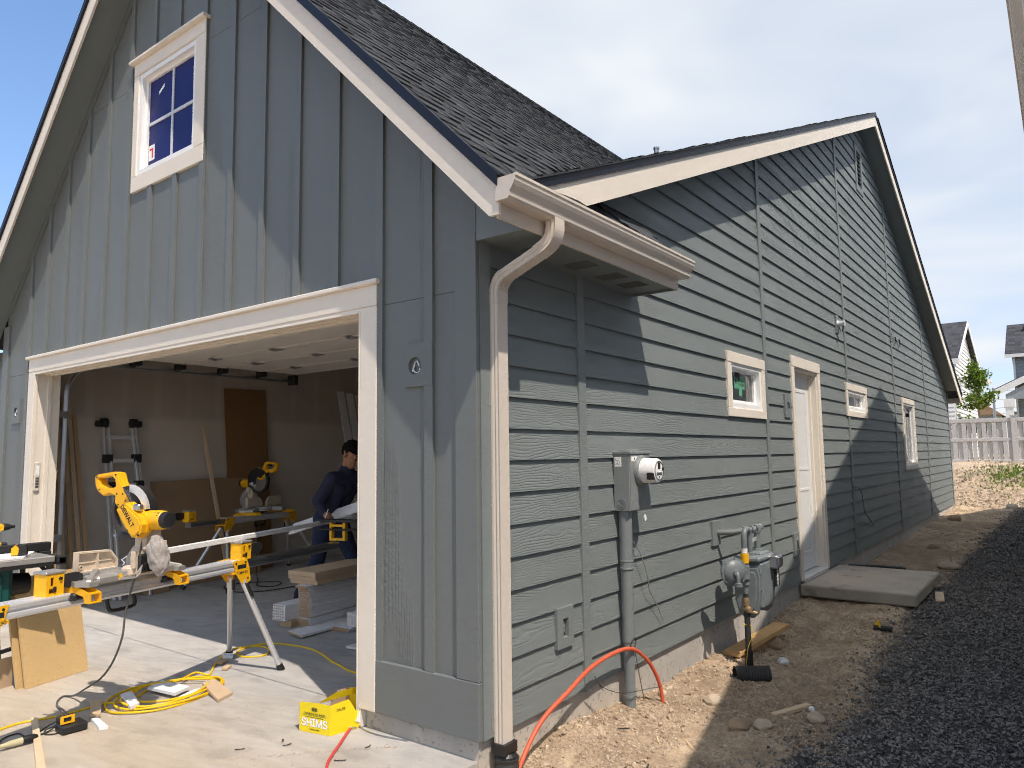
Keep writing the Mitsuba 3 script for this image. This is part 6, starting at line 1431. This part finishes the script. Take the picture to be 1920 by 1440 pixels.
for i in range(3):
    put('leaning_board', Mb().bar((-6.50 + 0.01 * i, 4.46 + 0.17 * i, 2.47 - 0.02 * i), (-5.95 + 0.02 * i, 4.55 + 0.16 * i, -0.02), 0.13, 0.02, up=(1, 0, 0)), 'trim_white', label=('leftmost', 'middle', 'rightmost')[i] + ' white trim board leaning on the garage wall beyond the worker', cat='board', group='white boards leaning beyond the worker')
d_ = unit((-0.13, 0.99, 0)); w_ = unit((0.99, 0.13, 0))
def board(c, w, t, L, m, lb, group, nm='trim_board', edge=None):
    c = V3(*c)
    return put(nm, Mb().obox(c + d_ * L / 2 + V3(0, 0, t / 2), w_ * w / 2, d_ * L / 2, (0, 0, t / 2), 0.0015), m, label=lb, cat='board', group=group)
zf = floor_z(1.3)
mat('primed', lambda p, n, uv: dr.select(dr.abs(n.y) > 0.7, mix((0.42, 0.29, 0.17), (0.30, 0.19, 0.10), noise(p.x * 90, p.y * 20, p.z * 200)), mi.Color3f(0.72, 0.72, 0.73)), 0.55)
G = 'primed boards in the stack on the garage floor'
for k in range(5): board((-3.10 + 0.006 * k, 1.27 - 0.012 * k, zf + 0.003 + 0.0195 * k), 0.135 + 0.004 * (k % 2), 0.0172, 2.4, 'primed', 'white primed trim board low in the tall stack on the garage floor', G)
cv = [0.0, 0.012, 0.016, 0.018, 0.016, 0.018, 0.014, 0.004, -0.004, -0.014, -0.026, -0.036, -0.044]
for k in range(13): board((-3.075 + cv[k] + (0.0, 0.007, -0.004, 0.004)[k % 4], 1.24 - 0.3 * cv[k], zf + 0.108 + 0.0195 * k), 0.135 + 0.004 * (k % 3), 0.0165, 2.5, 'primed', 'white primed trim board in the curved upper part of the tall stack', 'primed boards in the curved upper stack')
for k in range(8): board((-3.24, 1.36, zf + 0.003 + 0.047 * k), 0.15, 0.045, 2.3, 'mdf_pale', 'tan board in the stack behind the white boards', 'tan boards behind the white stack')
board((-3.09, 1.20, zf + 0.372), 0.12, 0.018, 2.4, 'primed', 'white board lying askew on top of the curved stack', None)
for k in range(3): board((-3.135 + (0.02 if k == 2 else 0), 1.27 - 0.02 * k, zf + 0.392 + 0.040 * k), 0.34, 0.038, 2.2, 'mdf_pale', ('lowest of the three wide tan boards on top of the stack', 'middle wide tan board on top of the stack', 'topmost wide tan board of the stack in the garage')[k], None)
for k in range(6):
    bd = board((-3.345 + 0.003 * (k % 2), 1.16, zf + 0.06 + 0.024 * k), 0.16, 0.022, 1.3, 'trim_white', 'white board with printed end in the small stack left of the tall stack', 'printed white boards left of the tall stack')
    pr = Mb()
    for j in range(5): pr.obox(V3(-3.345 + 0.003 * (k % 2), 1.16, zf + 0.071 + 0.024 * k) + w_ * (-0.06 + 0.028 * j) - d_ * 0.0008, w_ * (0.008 + 0.003 * ((j + k) % 2)), d_ * 0.0006, (0, 0, 0.006))
    put(bd + '__print', pr, 'mdf_edge')
board((-3.30, 1.20, zf + 0.002), 0.15, 0.055, 1.3, 'mdf_edge', 'brown board at the bottom of the small stack on the left', None)
slab4([(-3.05, 1.04), (-2.81, 1.00), (-2.92, 3.2), (-3.08, 3.2)][::-1], zf + 0.012, 0.019, 'primed', 'single white board sticking out at the foot of the stack', 'board', 'trim_board')
for k in range(2): board((-2.74 + 0.02 * k, 1.36, zf + 0.002 + 0.02 * k), 0.20, 0.018, 1.8, 'primed', ('lowest white board of the short pile by the right jamb', 'second white board of the short pile by the right jamb')[k], None)
for k in range(4):
    bd = board((-2.63, 1.42, zf + 0.045 + 0.03 * k), 0.14, 0.028, 1.6, 'trim_white', 'white board in the short pile with lettered ends by the right jamb', 'lettered white boards by the right jamb')
    pr = Mb()
    for j in range(3): pr.tube([V3(-2.63, 1.42, zf + 0.059 + 0.03 * k) + w_ * (-0.05 + 0.04 * j + 0.014 * math.cos(t)) - d_ * 0.001 + V3(0, 0, 0.010 * math.sin(t)) for t in np.linspace(0, 5.5, 10)], 0.002, 4)
    put(bd + '__print', pr, 'mdf_edge')
slab4([(-2.25, 1.02), (-2.05, 1.05), (-2.1, 1.5), (-2.28, 1.45)][::-1], zf + 0.004, 0.016, 'trim_white', 'white offcut lying on the floor right beside the door jamb')
put('floor_cord', Mb().tube(spline([(-5.75, 2.55, 0.66), (-5.78, 2.55, 0.35), (-5.82, 2.58, 0.02), (-5.6, 2.45, -0.05), (-5.3, 2.25, -0.06), (-5.1, 2.35, -0.06), (-5.3, 2.55, -0.06), (-5.6, 2.3, -0.06), (-5.6, 2.0, -0.06), (-5.2, 1.9, -0.07), (-4.9, 2.2, -0.06), (-4.9, 2.9, -0.05), (-5.1, 3.6, -0.04)]), 0.006, 6), 'black_rubber', smooth=True, label='dark cord looping over the floor under the second stand', cat='cord')
# dark twigs and dirt crumbs on the slab
n = 260
t = nrg.uniform(0, 1, n)
x = np.concatenate([-0.98 + 0.5 * t[:120] + nrg.normal(0, 0.012, 120), nrg.uniform(-2.6, -0.2, 140)]); y = np.concatenate([-0.60 + 0.52 * t[:120] + nrg.normal(0, 0.012, 120), nrg.uniform(-1.1, 0.1, 140)])
put('slab_crumbs', scatter(np.stack([x, y, x * 0 - 0.109], -1), nrg.uniform(0.002, 0.006, n), 6, 0.6), 'stone_brown', label='dirt crumbs and grit tracked over the concrete drive', cat='dirt', kind='stuff')
for i, (x, y, a, L) in enumerate(((-1.18, -0.64, 0.4, 0.05), (-1.06, -0.43, 2.0, 0.04), (-1.01, -0.46, 0.9, 0.05), (-0.63, -0.42, 0.2, 0.06), (-0.62, -0.22, 1.3, 0.05))):
    put('twig', Mb().tube(spline([(x, y, -0.105), (x + L * 0.5 * math.cos(a), y + L * 0.5 * math.sin(a), -0.102), (x + L * math.cos(a + 0.5), y + L * math.sin(a + 0.5), -0.106)], 4), 0.0028, 5), 'black_rubber', label='small dark twig lying on the sunlit concrete drive', cat='twig', group='twigs on the drive')

# ------------------------------------------------------------------ the worker
def bones(B, res=0.03, it=10, extra=()):
    """B: [(p, r, q, s)] -> one smooth surface"""
    tot = None
    for p, r, q, s in B:
        a = m3.Manifold.sphere(r, 20).translate(tuple(map(float, p))); b = m3.Manifold.sphere(s, 20).translate(tuple(map(float, q)))
        h = m3.Manifold.batch_hull([a, b]); tot = h if tot is None else tot + h
    for e in extra: tot = tot + e
    tot = tot.refine_to_length(res)
    me = tot.to_mesh()
    t = trimesh.Trimesh(np.asarray(me.vert_properties)[:, :3], np.asarray(me.tri_verts), process=True)
    trimesh.smoothing.filter_taubin(t, lamb=0.5, nu=0.52, iterations=it)
    return np.asarray(t.vertices), np.asarray(t.faces)


pe = thing('person', 'dark haired person in a navy long sleeved shirt bending to guide a white board', 'person')
hip, chest, neck, head = V3(-3.60, 1.95, 0.83), V3(-3.41, 1.95, 1.16), V3(-3.34, 1.95, 1.36), V3(-3.255, 1.93, 1.475)
sN, sF = V3(-3.37, 1.78, 1.235), V3(-3.33, 2.12, 1.235)                # near and far shoulder
eN, hN = V3(-3.50, 1.70, 1.01), V3(-3.37, 1.70, 0.885)
eF, hF = V3(-3.20, 2.16, 1.03), V3(-2.98, 2.05, 0.97)
kN, aN = V3(-3.66, 1.84, 0.42), V3(-3.95, 1.84, 0.0)
kF, aF = V3(-3.40, 2.08, 0.42), V3(-3.46, 2.10, 0.0)
put(pe + '__shirt', bones([(hip + V3(-0.01, -0.07, 0.02), 0.098, hip + V3(-0.01, 0.07, 0.02), 0.098), (hip + V3(0, -0.05, 0.05), 0.100, chest + V3(0, -0.07, 0), 0.112), (hip + V3(0, 0.05, 0.05), 0.100, chest + V3(0, 0.07, 0), 0.112), (chest + V3(0, -0.08, 0), 0.108, sN, 0.072), (chest + V3(0, 0.08, 0), 0.108, sF, 0.072), (sN, 0.078, sF, 0.078), (chest, 0.12, neck, 0.065),
    (sN, 0.078, eN, 0.056), (eN, 0.056, hN + (eN - hN) * 0.16, 0.040), (sF, 0.078, eF, 0.056), (eF, 0.056, hF + (eF - hF) * 0.16, 0.040)], 0.025, 12), 'shirt', smooth=True)
put(pe + '__trousers', bones([(hip + V3(0, -0.08, 0), 0.118, hip + V3(0, 0.08, 0), 0.118), (hip + V3(0, -0.08, -0.02), 0.11, kN, 0.072), (kN, 0.072, aN + V3(0, 0, 0.05), 0.055), (hip + V3(0, 0.08, -0.02), 0.11, kF, 0.072), (kF, 0.072, aF + V3(0, 0, 0.05), 0.055)], 0.03, 10), 'jeans', smooth=True)
for a in (aN, aF): put(pe + '__shoe', bones([(a + V3(-0.03, 0, 0.0), 0.045, a + V3(0.06, 0, -0.015), 0.042), (a + V3(0.06, 0, -0.015), 0.042, a + V3(0.16, 0, -0.03), 0.032)], 0.02, 6), 'black', smooth=True)
fx_ = unit((0.80, 0.05, -0.60)); fu_ = unit((0.60, 0.04, 0.80)); fs_ = np.cross(fx_, fu_)
H_ = lambda a, b, c: head + (fx_ * a + fs_ * b + fu_ * c) * 1.12
skin = [(neck - V3(0.02, 0, 0.03), 0.058, H_(-0.01, 0, -0.05), 0.055), (H_(-0.015, 0, 0.03), 0.088, H_(0.02, 0, 0.02), 0.078), (H_(0.025, 0, 0.0), 0.068, H_(0.055, 0, -0.075), 0.038), (H_(0.03, 0.0, -0.03), 0.060, H_(0.045, 0, -0.08), 0.042),
        (H_(0.088, 0, 0.01), 0.012, H_(0.112, 0, -0.025), 0.015), (H_(0.075, -0.03, 0.025), 0.018, H_(0.075, 0.03, 0.025), 0.018), (H_(0.078, -0.016, -0.062), 0.011, H_(0.078, 0.016, -0.062), 0.011)]
for s in (-1, 1): skin.append((H_(-0.005, s * 0.080, 0.012), 0.017, H_(0.004, s * 0.084, -0.022), 0.012))
put(pe + '__head', bones(skin, 0.009, 5), 'skin', smooth=True)
for s in (-1, 1): put(pe + '__eye', Mb().lathe([(0.010 * math.sin(t), -0.010 * math.cos(t)) for t in np.linspace(0, math.pi, 8)], H_(0.086, s * 0.030, 0.008), n=10), 'ink', smooth=True)
hv = trimesh.creation.icosphere(subdivisions=4); V_ = np.asarray(hv.vertices)
loc = V_ * V3(0.108, 0.092, 0.100)
loc = loc * (1 + 0.10 * (meshkit.fbm(V_ * 5, 3, 6)[:, None] - 0.5))
low = (loc[:, 2] < -0.01) & (loc[:, 0] > 0.0)
loc[:, 2] = np.where((loc[:, 0] > 0.02) & (loc[:, 2] < 0.035), 0.035 + 0.2 * (loc[:, 2] - 0.035), loc[:, 2])
loc[:, 2] = np.where((loc[:, 0] > -0.045) & (loc[:, 0] <= 0.02) & (loc[:, 2] < 0.0), 0.15 * loc[:, 2], loc[:, 2])
put(pe + '__hair', (np.array([H_(-0.012 + a, b, 0.032 + c) for a, b, c in loc]), np.asarray(hv.faces)), 'hair', smooth=True)


def hand(wrist, palm, across, down, side):
    """palm with four fingers and a thumb closing round a board"""
    B = [(wrist, 0.030, palm, 0.036), (palm - across * 0.026, 0.018, palm + across * 0.026, 0.018)]
    for i, (o, L) in enumerate(((-0.030, 0.9), (-0.010, 1.0), (0.011, 0.95), (0.030, 0.78))):
        k0 = palm + across * o + unit(palm - wrist) * 0.028
        k1 = k0 + unit(palm - wrist) * 0.026 * L + down * 0.016
        k2 = k1 + down * 0.026 * L; k3 = k2 + down * 0.018 * L - unit(palm - wrist) * 0.012
        B += [(k0, 0.0105, k1, 0.0098), (k1, 0.0098, k2, 0.009), (k2, 0.009, k3, 0.008)]
    t0 = palm - across * 0.034 * side - unit(palm - wrist) * 0.012
    t1 = t0 - across * 0.020 * side + unit(palm - wrist) * 0.022; t2 = t1 + unit(palm - wrist) * 0.026 + down * 0.012
    return bones(B + [(t0, 0.013, t1, 0.011), (t1, 0.011, t2, 0.009)], 0.006, 4)


bdn = unit((0.93, 0.02, 0.37))
put(pe + '__hand', hand(hN + V3(-0.02, 0, 0.02), hN + V3(0.035, 0.005, -0.012), unit((0.3, -0.9, 0.1)), unit((0.35, 0.15, -0.9)), 1), 'skin', smooth=True)
put(pe + '__hand', hand(hF + V3(-0.03, 0.02, 0.01), hF + V3(0.03, -0.02, -0.01), unit((0.3, 0.9, 0.1)), unit((0.3, -0.15, -0.9)), -1), 'skin', smooth=True)
hb0, hb1 = V3(-4.13, 1.86, 0.695), V3(-2.75, 1.86, 1.05)
put('held_board', Mb().bar(hb0, hb1, 0.135, 0.020, up=unit((-0.2, -0.75, 0.6)), bev=0.002), 'trim_white', label='white board held at a slant by the bending worker', cat='board')
put('pencil', Mb().tube([hN + V3(0.075, -0.03, 0.06), hN + V3(0.03, -0.045, -0.06)], 0.004, 6), 'paper', label='white pencil held between the fingers of the bending worker', cat='pencil')
